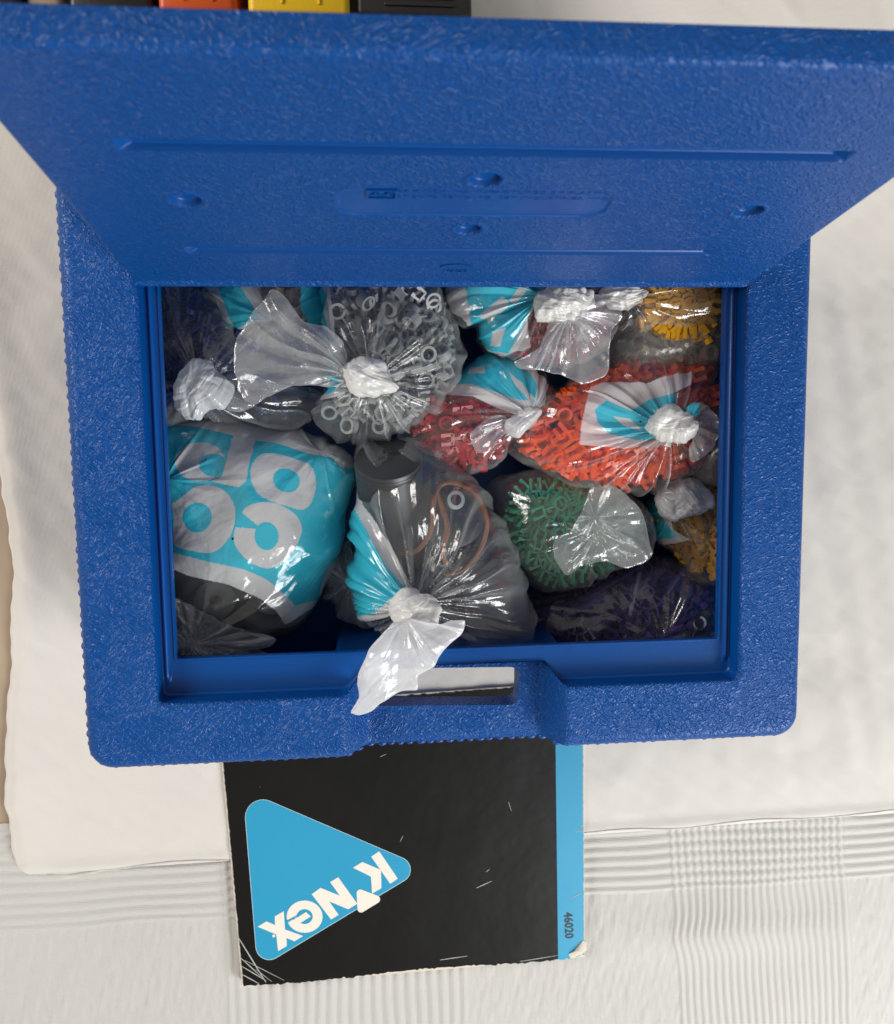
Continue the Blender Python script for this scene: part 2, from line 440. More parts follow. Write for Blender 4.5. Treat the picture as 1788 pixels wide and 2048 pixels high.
    cut = mesh_obj('cutter', cv, cf, M_LEATHER)
    bmc = bmesh.new(); bmc.from_mesh(cut.data); bmesh.ops.recalc_face_normals(bmc, faces=bmc.faces); bmc.to_mesh(cut.data); bmc.free()
    bmb = bmesh.new(); bmb.from_mesh(ob.data); bmesh.ops.recalc_face_normals(bmb, faces=bmb.faces); bmb.to_mesh(ob.data); bmb.free()
    md = ob.modifiers.new('grip', 'BOOLEAN'); md.operation = 'DIFFERENCE'; md.object = cut; md.solver = 'EXACT'
    dg = bpy.context.evaluated_depsgraph_get()
    me2 = bpy.data.meshes.new_from_object(ob.evaluated_get(dg))
    ob.modifiers.clear(); ob.data = me2
    bpy.data.objects.remove(cut)
    # the handle bar with the grip becomes a part of its own
    bm = bmesh.new(); bm.from_mesh(ob.data); bm2 = bm.copy()
    def is_handle(fc):
        c = fc.calc_center_median(); return -.0665 < c.x < .066 and c.y < -.0985 and c.z > .0925
    bmesh.ops.delete(bm, geom=[q for q in bm.faces if is_handle(q)], context='FACES')
    bmesh.ops.delete(bm2, geom=[q for q in bm2.faces if not is_handle(q)], context='FACES')
    bm.to_mesh(ob.data); bm.free()
    ob.name = 'body'; ob.data.name = 'body'; ob.parent = case
    hm = bpy.data.meshes.new('handle'); bm2.to_mesh(hm); bm2.free()
    hm.materials.append(M_LEATHER); hm.materials.append(M_SMOOTH)
    ho = bpy.data.objects.new('handle', hm); COL.objects.link(ho); ho.parent = case
    for me in (ob.data, hm):
        me.polygons.foreach_set('use_smooth', np.ones(len(me.polygons), dtype=bool)); me.set_sharp_from_angle(angle=math.radians(48))
    # row of small beads along the outer edge
    ring_p = rrect(-W2, W2, -D2, DB, .013, (400, 300), 24)
    seg = np.linalg.norm(np.roll(ring_p, -1, 0) - ring_p, axis=1); cum = np.concatenate([[0], np.cumsum(seg)])
    ico = bmesh.new(); bmesh.ops.create_icosphere(ico, subdivisions=2, radius=1)
    iv = np.array([q.co[:] for q in ico.verts]); ifc = [[w.index for w in q.verts] for q in ico.faces]; ico.free()
    vs, fs = [], []
    rr = np.random.default_rng(3)
    s = 0
    while s < cum[-1] - .003:
        k = np.searchsorted(cum, s) - 1; k = max(0, k)
        p = ring_p[k] + (ring_p[(k + 1) % len(ring_p)] - ring_p[k]) * ((s - cum[k]) / seg[k])
        t = (ring_p[(k + 1) % len(ring_p)] - ring_p[k]) / seg[k]; nrm = np.array([t[1], -t[0]])
        ln = rr.uniform(.0020, .0031)
        mm = notch(np.array([p[0]]))[0] if p[1] < -.1 else 0
        q = iv * np.array([ln, .0019 + rr.uniform(-.0003, .0003), .0030])
        w = np.column_stack([p[0] + q[:, 0] * t[0] + q[:, 1] * nrm[0], p[1] + q[:, 0] * t[1] + q[:, 1] * nrm[1], .1195 - .0145 * mm + q[:, 2]])
        base = sum(len(a) for a in vs); vs.append(w); fs += [[base + i for i in fc] for fc in ifc]
        s += .0060 * rr.uniform(.85, 1.15)
    tag(mesh_obj('bead_trim', np.concatenate(vs), np.array(fs), M_BEAD, case), kind='stuff')
case_body()

# ---- lid, opened a little past upright
ANG = .1513; LL = .2225; LTH = .0115
LV = np.array([0, math.sin(ANG), math.cos(ANG)]); LN = np.array([0, -math.cos(ANG), math.sin(ANG)])
LO = np.array([0.0, YT, H])
def lid_uv(px, py, w=0.0):
    d = ray(px, py); o = LO + LN * w
    t = np.dot(o - CAM_P, LN) / np.dot(d, LN); p = CAM_P + t * d
    return p[0], np.dot(p - LO, LV)
def lid_pt(x, v, w=0.0):
    return LO + np.array([1, 0, 0]) * x + LV * v + LN * w
def lid():
    LL = lid_uv(900, 112)[1]
    g1 = [lid_uv(215, 268), lid_uv(1712, 306)]; g1b = lid_uv(900, 312)[1]; g1t = lid_uv(900, 288)[1]
    g2 = [lid_uv(365, 493), lid_uv(1440, 499)]; g2b = lid_uv(900, 509)[1]; g2t = lid_uv(900, 497)[1]
    pl0 = lid_uv(672, 405); pl1 = lid_uv(1222, 405); plb = lid_uv(940, 433)[1]; plt = lid_uv(940, 378)[1]
    x0g, x1g = g1[0][0], g1[1][0]; x0h, x1h = g2[0][0], g2[1][0]
    xs = np.unique(np.concatenate([np.linspace(-1, 1, 420), np.array([-.9995, -.998, -.995, -.99, .99, .995, .998, .9995])]))
    hw0 = .1606
    ex = []
    for e in (x0g, x1g, x0h, x1h): ex += list(np.linspace(e - .0045, e + .0045, 13) / hw0)
    for e in (pl0[0], pl1[0]): ex += [(e - .0003) / hw0, (e + .0003) / hw0]
    xs = np.unique(np.concatenate([xs, ex]))
    vs = [np.linspace(0, LL, 330), np.linspace(0, .008, 20), np.linspace(LL - .02, LL, 40)]
    for a, b in ((g1b, g1t), (g2b, g2t)):
        vs += [np.linspace(a - .001, a + .001, 5), np.linspace(b - .001, b + .001, 5), np.linspace(a, b, 8)]
    for e in (plb, plt): vs.append(np.array([e - .0003, e + .0003]))
    vs = np.unique(np.round(np.concatenate(vs), 6))
    DIMP = []
    for (px, py) in ((371, 400), (970, 359), (1497, 422), (936, 458)):
        dx, dv = lid_uv(px, py); DIMP.append((dx, dv, .0060 if py < 440 else .0055))
        xs = np.unique(np.concatenate([xs, np.linspace(dx - .008, dx + .008, 52) / hw0])); vs = np.unique(np.round(np.concatenate([vs, np.linspace(dv - .008, dv + .008, 52)]), 6))
    S, V = np.meshgrid(xs, vs, indexing='ij')
    # plan outline: rounded corners at the hinge edge
    hw = hw0 - .0055 * (1 - np.sqrt(np.clip(1 - (1 - np.clip(V / .0055, 0, 1)) ** 2, 0, 1)))
    hw = hw - .008 * (1 - np.sqrt(np.clip(1 - (1 - np.clip((LL - V) / .008, 0, 1)) ** 2, 0, 1)))
    X = S * hw
    w = np.zeros_like(X)
    def rnd(d, r): return -r * (1 - np.sqrt(np.clip(1 - (1 - np.clip(d / r, 0, 1)) ** 2, 0, 1)))
    w += rnd(hw - np.abs(X), .0022)
    # lip at the free edge: swells, then rolls over
    w += rnd(LL - V, .0032)
    w += .0016 * (1 - sstep(.004, .0075, V)) + rnd(V, .0035)
    # grooves
    smooth = np.zeros(X.shape, bool)
    for (a, b, xa, xb, dep) in ((g1b, g1t, x0g, x1g, .0030), (g2b, g2t, x0h, x1h, .0022)):
        inx = np.clip(np.minimum(X - xa, xb - X) / .005, 0, 1)
        t = np.clip((V - a) / (b - a), 0, 1)
        prof = np.where((V >= a) & (V <= b), np.minimum(1, np.minimum(t / .12, (1 - t) / .12)), 0)
        w -= dep * inx * prof
        smooth |= (V > a - .0002) & (V < b + .0002) & (X > xa) & (X < xb)
    # shallow round dimples
    for (dx, dv, dr) in DIMP:
        q_ = np.hypot(X - dx, V - dv)
        w -= .0026 * (1 - sstep(dr - .0012, dr + .0003, q_)); smooth |= q_ < dr
        w += .0005 * np.exp(-((q_ - dr - .0012) / .0009) ** 2)
    # recessed plate with round corners
    r = .011; qx = np.maximum(np.maximum(pl0[0] + r - X, X - pl1[0] + r), 0); qv = np.maximum(np.maximum(plb + r * .72 - V, V - plt + r * .72), 0)
    inpl = (np.hypot(qx, qv * 1.4) < r)
    w -= .0007 * sstep(r + .0004, r - .0012, np.hypot(qx, qv * 1.4)); smooth |= inpl
    P = LO + X[..., None] * np.array([1, 0, 0]) + V[..., None] * LV + w[..., None] * LN
    nx, nv = X.shape
    verts = P.reshape(-1, 3); faces = [tuple(q) for q in grid_faces(nx, nv)[:, ::-1]]
    sm = smooth.reshape(-1)
    fa = grid_faces(nx, nv)
    mi = (sm[fa].sum(1) >= 3).astype(int).tolist()
    # back skin and edges
    loop = [i * nv for i in range(nx)] + [(nx - 1) * nv + j for j in range(1, nv)] + [i * nv + nv - 1 for i in range(nx - 2, -1, -1)] + [j for j in range(nv - 2, 0, -1)]
    base = len(verts)
    back = verts[loop].copy(); wv = (back - LO) @ LN
    back = back + (-LTH - wv)[:, None] * LN
    verts = np.concatenate([verts, back]); n = len(loop)
    for i in range(n):
        j = (i + 1) % n; faces.append((loop[i], loop[j], base + j, base + i)); mi.append(0)
    faces.append(tuple(base + i for i in range(n))); mi.append(0)
    lo = mesh_obj('lid', verts, faces, None, case, mats=[M_LEATHER, M_SMOOTH], mat_idx=mi, sharp=50)
    lo['label'] = 'raised blue lid with two long grooves and four small round dimples'
    # raised lettering on the plate, and the small maker's mark
    ax = (np.array([1.0, 0, 0]), LV, LN)
    vt = plt - .0042
    emboss('embossed_text', "\u00a9 1994 K'NEX  MANUFACTURED BY PLASTIC", .0036, lid_pt(.5 * (pl0[0] + pl1[0]) + .006, vt, -.0009), ax, M_SMOOTH, lo, 1.25)
    emboss('embossed_text', "PATENTS PENDING  SET INDUSTRIES, INC.", .0036, lid_pt(.5 * (pl0[0] + pl1[0]) + .010, vt - .0052, -.0009), ax, M_SMOOTH, lo, 1.25)
    # framed mark left of the lettering
    x0, x1 = pl0[0] + .012, pl0[0] + .024
    Vm, Fm = [], []
    def bar(xa, xb, va, vb):
        b = len(Vm)
        for ww in (-.0010, .0002):
            for (x, v_) in ((xa, va), (xb, va), (xb, vb), (xa, vb)): Vm.append(lid_pt(x, v_, ww))
        Fm.extend([(b + 4, b + 5, b + 6, b + 7)] + [(b + i, b + (i + 1) % 4, b + 4 + (i + 1) % 4, b + 4 + i) for i in range(4)])
    va, vb = vt - .006, vt + .002
    bar(x0, x1, va, va + .0008); bar(x0, x1, vb - .0008, vb); bar(x0, x0 + .0008, va + .0008, vb - .0008); bar(x1 - .0008, x1, va + .0008, vb - .0008)
    for c in (x0 + .0035, x1 - .0035): bar(c - .0014, c + .0014, va + .003, va + .004); bar(c - .0005, c + .0005, va + .0042, vb - .002)
    mesh_obj('framed_mark', Vm, Fm, M_SMOOTH, lo, smooth=False)
    xm, vm = lid_uv(910, 541)
    emboss('embossed_text', "MADE", .0042, lid_pt(xm, vm, .0), ax, M_SMOOTH, lo)
    Va, Fa = [], []
    for k in range(17):
        a = math.pi * k / 16
        for rr_, ww in ((.0078, 0), (.0078, .0007), (.0068, .0007), (.0068, 0)): Va.append(lid_pt(xm + rr_ * math.cos(a), vm + .0055 + rr_ * .6 * math.sin(a), ww - .0001))
    for k in range(16):
        for q in range(3): Fa.append((k * 4 + q, k * 4 + q + 1, k * 4 + 5 + q, k * 4 + 4 + q))
    mesh_obj('embossed_arch', Va, Fa, M_SMOOTH, lo, smooth=False)

def text_mesh(s, size, extrude=0.0, bold=0.0, sx=1.0):
    cu = bpy.data.curves.new('t', 'FONT'); cu.body = s; cu.size = size; cu.extrude = extrude; cu.align_x = 'CENTER'; cu.align_y = 'CENTER'
    cu.offset = bold; cu.resolution_u = 3; cu.space_character = 1.05
    o = bpy.data.objects.new('t', cu); COL.objects.link(o)
    dg = bpy.context.evaluated_depsgraph_get(); dg.update()
    me = bpy.data.meshes.new_from_object(o.evaluated_get(dg))
    V = np.array([q.co[:] for q in me.vertices]); Fc = [tuple(p.vertices) for p in me.polygons]
    V[:, 0] *= sx
    bpy.data.objects.remove(o); bpy.data.curves.remove(cu); bpy.data.meshes.remove(me)
    return V, Fc
def emboss(name, s, size, origin, axes, mat, parent, sx=1.0, bold=.0, ext=.0002):
    V, Fc = text_mesh(s, size, ext, bold, sx)
    W = origin + V[:, :1] * axes[0] + V[:, 1:2] * axes[1] + (V[:, 2:3] + ext) * axes[2]
    return mesh_obj(name, W, Fc, mat, parent, smooth=False)
lid()
emboss('embossed_text', 'D2', .0062, at(507, 1349, .118) - np.array([0, 0, .0005]), (np.array([-1., 0, 0]), np.array([0, -1., 0]), np.array([0, 0, 1.])), M_SMOOTH, case)

# ------------------------------------------------------------------ instruction booklet
def booklet_black():
    m, nt, out = new_mat('black_cover_card')
    p = N(nt, 'BsdfPrincipled', i_Roughness=.40); p.inputs['Specular IOR Level'].default_value = .22
    tc = N(nt, 'TexCoord')
    n1 = N(nt, 'TexNoise', i_Scale=14.0, i_Detail=4.0); nt.links.new(tc.outputs['Object'], n1.inputs['Vector'])
    cr = N(nt, 'ValToRGB'); cr.color_ramp.elements[0].color = (.004, .004, .004, 1); cr.color_ramp.elements[1].color = (.009, .0085, .008, 1)
    nt.links.new(n1.outputs['Fac'], cr.inputs[0])
    # pale flecks of wear
    mp = N(nt, 'Mapping'); mp.inputs['Scale'].default_value = (1, .35, 1); mp.inputs['Rotation'].default_value = (0, 0, .5); nt.links.new(tc.outputs['Object'], mp.inputs[0])
    vo = N(nt, 'TexVoronoi', i_Scale=85.0); vo.feature = 'F1'; nt.links.new(mp.outputs[0], vo.inputs['Vector'])
    n2 = N(nt, 'TexNoise', i_Scale=30.0, i_Detail=2.0); nt.links.new(tc.outputs['Object'], n2.inputs['Vector'])
    fl = math_n(nt, 'MULTIPLY', math_n(nt, 'LESS_THAN', vo.outputs['Distance'], .055), math_n(nt, 'GREATER_THAN', n2.outputs['Fac'], .56))
    mx = N(nt, 'Mix', data_type='RGBA'); nt.links.new(math_n(nt, 'MULTIPLY', fl, .35), mx.inputs[0]); nt.links.new(cr.outputs[0], mx.inputs[6]); mx.inputs[7].default_value = (.3, .29, .27, 1)
    nt.links.new(mx.outputs[2], p.inputs['Base Color'])
    n3 = N(nt, 'TexNoise', i_Scale=28.0, i_Detail=3.0); nt.links.new(tc.outputs['Object'], n3.inputs['Vector'])
    b = N(nt, 'Bump', i_Strength=.2, i_Distance=.004); nt.links.new(n3.outputs['Fac'], b.inputs['Height']); nt.links.new(b.outputs[0], p.inputs['Normal'])
    nt.links.new(p.outputs[0], out.inputs[0])
    return m
M_BK = booklet_black()
M_CYAN = plastic('cyan_print', (.024, .30, .50), .36, .45, .25, 30, var=.06)
M_CREAM = plastic('cream_print', (.78, .73, .64), .5, .3)
M_PAPER = plastic('worn_paper_edge', (.66, .60, .50), .8, .2, .4, 500)
M_INKBLK = plastic('black_print', (.006, .02, .025), .5)
ZB = .0036
def px_poly(pts, z): return [tuple(at(x, y, z)) for x, y in pts]
def flat(name, pts, z, mat, parent):
    return mesh_obj(name, px_poly(pts, z), [tuple(range(len(pts)))[::-1]], mat, parent, smooth=False)
def booklet():
    c = dict(bl=(487, 1972), br=(1168, 1913), tl=(437, 1419), tr=(1165, 1366))
    ctr = at(800, 1690, 0)
    b = empty('instruction_booklet', (ctr[0], ctr[1], -.003), 'black booklet with cyan triangle logo sticking out under the case', 'booklet')
    def bil(u, v):
        t = np.array(c['tl']) * (1 - u) + np.array(c['tr']) * u; q = np.array(c['bl']) * (1 - u) + np.array(c['br']) * u
        return t * (1 - v) + q * v
    rr = np.random.default_rng(4)
    nu, nv = 140, 110
    us = np.linspace(0, 1, nu); vs = np.linspace(0, 1, nv)
    ustripe = .924
    us[np.argmin(abs(us - ustripe))] = ustripe
    V = []
    ju = rr.normal(0, 1, (4, 400))
    for i, u in enumerate(us):
        for j, v in enumerate(vs):
            p = bil(u, v)
            if i == 0: p = p + (.45 * ju[0, j], 0)
            if i == nu - 1: p = p + (.5 * ju[1, j], 0)
            if j == nv - 1: p = p + (0, 1.0 * ju[2, i] + 2.5 * math.sin(u * 9))
            if j == 0: p = p + (0, .8 * ju[3, i])
            if u > .95 and v > .955: p = p - ((u - .95) * 0, (v - .955) * 300 * (u - .95) * 8)
            z = ZB
            if j == nv - 1: z -= .0006
            V.append(at(p[0], p[1], z))
    fa = grid_faces(nu, nv)[:, ::-1]
    col_i = (fa.min(1) // nv); mi = (us[np.minimum(col_i, nu - 1)] >= ustripe - 1e-6).astype(int)
    mesh_obj('cover', V, fa, None, b, mats=[M_BK, M_CYAN], mat_idx=mi)
    # block of pages, a hair wider than the cover
    e = 3.2
    bl, br, tl, tr = [np.array(c[k], float) for k in ('bl', 'br', 'tl', 'tr')]
    pg = [bl + (-e * .9, e * .55), br + (e * .5, e * .4), tr + (e * .5, -e), tl + (-e * .9, -e)]
    top = px_poly(pg, ZB - .0006); bot = [(x, y, -.0035) for x, y, z in top]
    mesh_obj('page_block', top + bot, [(0, 1, 2, 3), (4, 7, 6, 5)] + [(i, i + 4, (i + 1) % 4 + 4, (i + 1) % 4) for i in range(4)], M_PAPER, b, smooth=False)
    S = 360 / 1788.
    def Z(pts): return [(480 + x * S, 1580 + y * S) for x, y in pts]
    def hull3(cs):
        cs = [(np.array(q[:2], float), q[2]) for q in cs]; pts = []
        for k in range(3):
            (a, ra), (p, rp), (n_, rn) = cs[k], cs[k - 1], cs[(k + 1) % 3]
            d1 = p - a; d2 = n_ - a
            # outward normals of the two sides meeting here
            cen = (cs[0][0] + cs[1][0] + cs[2][0]) / 3
            def onrm(d, q):
                t = np.array([d[1], -d[0]]); t = t / np.linalg.norm(t)
                return t if np.dot(t, (a + q) / 2 - cen) > 0 else -t
            n1, n2 = onrm(d1, p), onrm(d2, n_)
            a1, a2 = math.atan2(n1[1], n1[0]), math.atan2(n2[1], n2[0])
            dd = (a2 - a1 + math.pi) % (2 * math.pi) - math.pi
            for t in range(13):
                an = a1 + dd * t / 12; pts.append((a[0] + ra * math.cos(an), a[1] + ra * math.sin(an)))
        return pts
    big = [(228, 272, 172), (1568, 792, 122), (290, 1553, 130)]
    flat('logo_outline', Z(hull3([(x, y, r + 6) for x, y, r in big])), ZB + .00012, plastic('pale_logo_line', (.45, .62, .66), .45), b)
    tri = flat('logo_triangle', Z(hull3(big)), ZB + .00022, M_CYAN, b)
    zt = ZB + .00034
    flat('logo_letter', Z([(1303, 662), (1382, 608), (1567, 880), (1492, 932)]), zt, M_CREAM, tri)
    flat('logo_letter', Z([(1122, 772), (1215, 715), (1388, 788), (1400, 800), (1405, 975), (1312, 1030), (1300, 860)]), zt + .00004, M_CREAM, tri)
    flat('logo_letter', Z([(895, 915), (975, 866), (1165, 1130), (1075, 1185), (885, 1105), (980, 1240), (905, 1287), (712, 1035), (800, 972), (992, 1050)]), zt, M_CREAM, tri)
    flat('logo_letter', Z([(175, 1358), (262, 1305), (348, 1340), (345, 1255), (435, 1203), (447, 1385), (627, 1450), (542, 1503), (462, 1470), (465, 1550), (378, 1600), (360, 1435)]), zt, M_CREAM, tri)
    # e: ring cut by a slit, with its bar
    Vr, Fr = [], []
    m = 60; a0 = math.radians(168); a1 = a0 + math.radians(356)
    for k in range(m + 1):
        a = a0 + (a1 - a0) * k / m
        for (cx, cy, rx, ry) in ((642, 1258, 178, 160), (642, 1257, 80, 74)):
            Vr.append(at(*Z([(cx + rx * math.cos(a), cy + ry * math.sin(a))])[0], zt))
    for k in range(m): Fr.append((2 * k, 2 * k + 1, 2 * k + 3, 2 * k + 2))
    mesh_obj('logo_letter', Vr, Fr, M_CREAM, tri, smooth=False)
    flat('logo_letter', Z([(480, 1322), (655, 1212), (703, 1256), (598, 1322), (560, 1345), (500, 1345)]), zt + .00004, M_CREAM, tri)
    flat('letter_slit', Z([(458, 1300), (575, 1238), (582, 1250), (470, 1320)]), zt + .00008, M_CYAN, tri)
    flat('logo_dot', Z([(335 + 15 * math.cos(a), 1450 + 15 * math.sin(a)) for a in np.linspace(0, 6.28, 12, endpoint=False)]), zt, M_CREAM, tri)
    flat('logo_small_triangle', Z(hull3([(1195, 1025, 37), (1352, 1086, 39), (1203, 1181, 36)])), zt + .0001, M_CREAM, tri)
    # number on the stripe, reading downwards
    Vt, Ft = text_mesh('46020', .0088, 0, .00022)
    o = at(1137, 1851, ZB + .0002)
    d = at(1138.5, 1880, ZB) - at(1135.5, 1820, ZB); d /= np.linalg.norm(d); u2 = np.array([-d[1], d[0], 0])
    Vt[:, 0] *= (.0205 / (Vt[:, 0].max() - Vt[:, 0].min()))
    mesh_obj('printed_number', o + Vt[:, :1] * d + Vt[:, 1:2] * u2, Ft, M_INKBLK, b, smooth=False)
    # scuffed lower-left corner, torn lower-right corner, loose scratches
    def scratch(p, q, w, z=.00016):
        p, q = np.array(p, float), np.array(q, float); t = (q - p) / np.linalg.norm(q - p); n_ = np.array([-t[1], t[0]]) * w / 2
        flat('scratch', [tuple(p + n_ * .6), tuple((p + q) / 2 + n_), tuple(q + n_ * .4), tuple(q - n_ * .4), tuple((p + q) / 2 - n_), tuple(p - n_ * .6)], ZB + z, M_SCR, b)
    s3 = 200 / 1788.
    L3 = lambda x, y: (440 + x * s3, 1840 + y * s3)
    for k, (a, q, w) in enumerate([((320, 300), (825, 1120), 2.6), ((360, 670), (770, 1040), 2.0), ((370, 815), (830, 1090), 2.0), ((390, 970), (700, 1140), 2.2), ((440, 720), (1150, 1080), 1.3), ((640, 880), (930, 1105), 1.2), ((330, 300), (340, 420), 2.0)]):
        scratch(L3(*a), L3(*q), w, .00016 + k * .00002)
    for k, (a, q, w) in enumerate([((953, 1776), (984, 1762), 1.6), ((972, 1744), (980, 1738), 1.1), ((1017, 1604), (1023, 1622), 1.0), ((760, 1514), (773, 1508), 1.2), ((880, 1920), (935, 1912), 1.6), ((1040, 1923), (1115, 1911), 1.4), ((1140, 1797), (1168, 1784), 1.2), ((1150, 1662), (1169, 1663), 1.2), ((806, 1672), (800, 1684), 1.0), ((1160, 1650), (1168, 1655), 1.0)]):
        scratch(a, q, w)
    V_, F_ = [], []
    cp = [(1137, 1908), (1146, 1905), (1152, 1898), (1160, 1888), (1166, 1881), (1173, 1885), (1173, 1900), (1165, 1908), (1150, 1914), (1140, 1915)]
    for x, y in cp: V_.append(at(x, y, ZB + .0003))
    V_.append(at(1158, 1900, ZB + .0022)); F_ = [(i, len(cp), (i + 1) % len(cp)) for i in range(len(cp))]
    mesh_obj('torn_corner', V_, F_, M_PAPER, b)
M_SCR = plastic('scuffed_card_core', (.42, .41, .39), .6)
booklet()

# ------------------------------------------------------------------ things behind the lid
def bevel_box(name, x0, x1, y0, y1, z0, z1, mat, parent, bev=.003):
    v_, f_ = box_mesh(x0, x1, y0, y1, z0, z1)
    o = mesh_obj(name, v_, f_, mat, parent)
    bm = bmesh.new(); bm.from_mesh(o.data); bmesh.ops.recalc_face_normals(bm, faces=bm.faces)
    bmesh.ops.bevel(bm, geom=bm.edges[:], offset=bev, segments=3, profile=.5, affect='EDGES'); bm.to_mesh(o.data); bm.free()
    o.data.polygons.foreach_set('use_smooth', np.ones(len(o.data.polygons), dtype=bool)); o.data.set_sharp_from_angle(angle=math.radians(40))
    return o
def back_box(name, label, pxa, pxb, pyb, ztop, col, ribs=0, depth=.12, rough=.4):
    a = at(pxa, pyb, ztop); b = at(pxb, pyb + (pxb - pxa) * .022, ztop)
    x0, x1, y0 = a[0], b[0], a[1] - .002
    e = empty(name, ((x0 + x1) / 2, y0 + depth / 2, 0), label, 'case')
    m = plastic(name + '_' + str(pxa), col, rough, .4, .2, 500)
    bevel_box('shell', x0 + .001, x1 - .001, y0, y0 + depth, .001, ztop, m, e, .004)
    if ribs:
        n = int((depth - .012) / .0042)
        for k in range(n):
            yy = y0 + .006 + k * .0042
            bevel_box('rib', x0 + .018, x1 - .012, yy, yy + .0022, ztop, ztop + .0014, m, e, .0006)
    else:
        for q in (.33, .68):
            xx = x0 + (x1 - x0) * q
            bevel_box('seam', xx, xx + .0016, y0 + .006, y0 + depth - .004, ztop, ztop + .001, m, e, .0004)
    return e
back_box('plastic_case', 'black plastic case at the far left behind the lid', -60, 43, 10, .05, (.012, .012, .012))
back_box('cardboard_box', 'tan cardboard box between two black cases behind the lid', 47, 128, 8, .045, (.36, .27, .18), rough=.8)
back_box('plastic_case', 'black plastic case beside the orange one behind the lid', 132, 306, 12, .05, (.014, .013, .012))
back_box('plastic_case', 'orange plastic case behind the lid', 312, 476, 14, .055, (.62, .09, .008))
back_box('plastic_case', 'yellow plastic case behind the lid', 492, 703, 20, .055, (.80, .50, .01))
back_box('plastic_case', 'black ribbed plastic case right of the yellow one', 708, 948, 24, .05, (.02, .019, .018), ribs=1)

# ------------------------------------------------------------------ toy pieces
def connector_mesh(name, angles, R=.0185, th=.0058, fat=1.0):
    """hub ring with clip arms at the given angles (degrees)"""
    V, Fc = [], []
    def obox(c, ang, ln, wd, t=th):
        ca, sa = math.cos(ang), math.sin(ang); b = len(V)
        for z in (-t / 2, t / 2):
            for (lx, ly) in ((-ln / 2, -wd / 2), (ln / 2, -wd / 2), (ln / 2, wd / 2), (-ln / 2, wd / 2)):
                V.append((c[0] + lx * ca - ly * sa, c[1] + lx * sa + ly * ca, z))
        Fc.extend([(b, b + 3, b + 2, b + 1), (b + 4, b + 5, b + 6, b + 7)] + [(b + i, b + (i + 1) % 4, b + 4 + (i + 1) % 4, b + 4 + i) for i in range(4)])
    m = 20; ro, ri = .0048, .0033; b = len(V)
    for k in range(m):
        a = 2 * math.pi * k / m
        for r, z in ((ro, -th / 2), (ro, th / 2), (ri, th / 2), (ri, -th / 2)): V.append((r * math.cos(a), r * math.sin(a), z))
    for k in range(m):
        for q in range(4): Fc.append((b + k * 4 + q, b + (k + 1) % m * 4 + q, b + (k + 1) % m * 4 + (q + 1) % 4, b + k * 4 + (q + 1) % 4))
    rc = R * .60
    for a in [math.radians(q) for q in angles]:
        ca, sa = math.cos(a), math.sin(a)
        P = lambda r, s: (r * ca - s * sa, r * sa + s * ca)
        obox(P((ro + rc) / 2, 0), a, rc - ro + .0006, .0013 * fat, th * .8)
        obox(P(rc, 0), a + math.pi / 2, .0066, .0013 * fat)
        for s in (-1, 1):
            obox(P((rc + R) / 2, s * .0029), a + s * .04, R - rc, .0014 * fat)
            obox(P(R - .0012, s * .0021), a, .0024, .0012, th * .9)
    for q in angles:
        if (q + 45) % 360 in [w % 360 for w in angles]:
            a = math.radians(q + 22.5); obox((rc * math.cos(a), rc * math.sin(a)), a + math.pi / 2, .0055, .0012, th * .7)
    me = bpy.data.meshes.new(name); me.from_pydata(V, [], Fc); me.update()
    return me
def rod_mesh(name, ln, r=.0031):
    V, Fc = [], []
    prof = [(-ln / 2, r), (-ln / 2 + .003, r), (-ln / 2 + .0035, r * .6), (-ln / 2 + .005, r * .6), (-ln / 2 + .0055, r * .95), (ln / 2 - .0055, r * .95), (ln / 2 - .005, r * .6), (ln / 2 - .0035, r * .6), (ln / 2 - .003, r), (ln / 2, r)]
    m = 8
    for x, rr in prof:
        for k in range(m): a = 2 * math.pi * (k + .5) / m; V.append((x, rr * math.cos(a) * (1.0 if k % 2 else .82), rr * math.sin(a)))
    for j in range(len(prof) - 1):
        for k in range(m): Fc.append((j * m + k, j * m + (k + 1) % m, (j + 1) * m + (k + 1) % m, (j + 1) * m + k))
    Fc += [tuple(range(m)), tuple((len(prof) - 1) * m + k for k in range(m))[::-1]]
    me = bpy.data.meshes.new(name); me.from_pydata(V, [], Fc); me.update()
    return me
def piece_mat(name, col, rough=.33): return plastic(name, col, rough, .5, sss=0)
def piece(me, mat_name, loc, rot, label, cat, group, name):
    o = bpy.data.objects.new(name, me); COL.objects.link(o); o.location = loc; o.rotation_euler = rot
    return tag(o, label, cat, group)

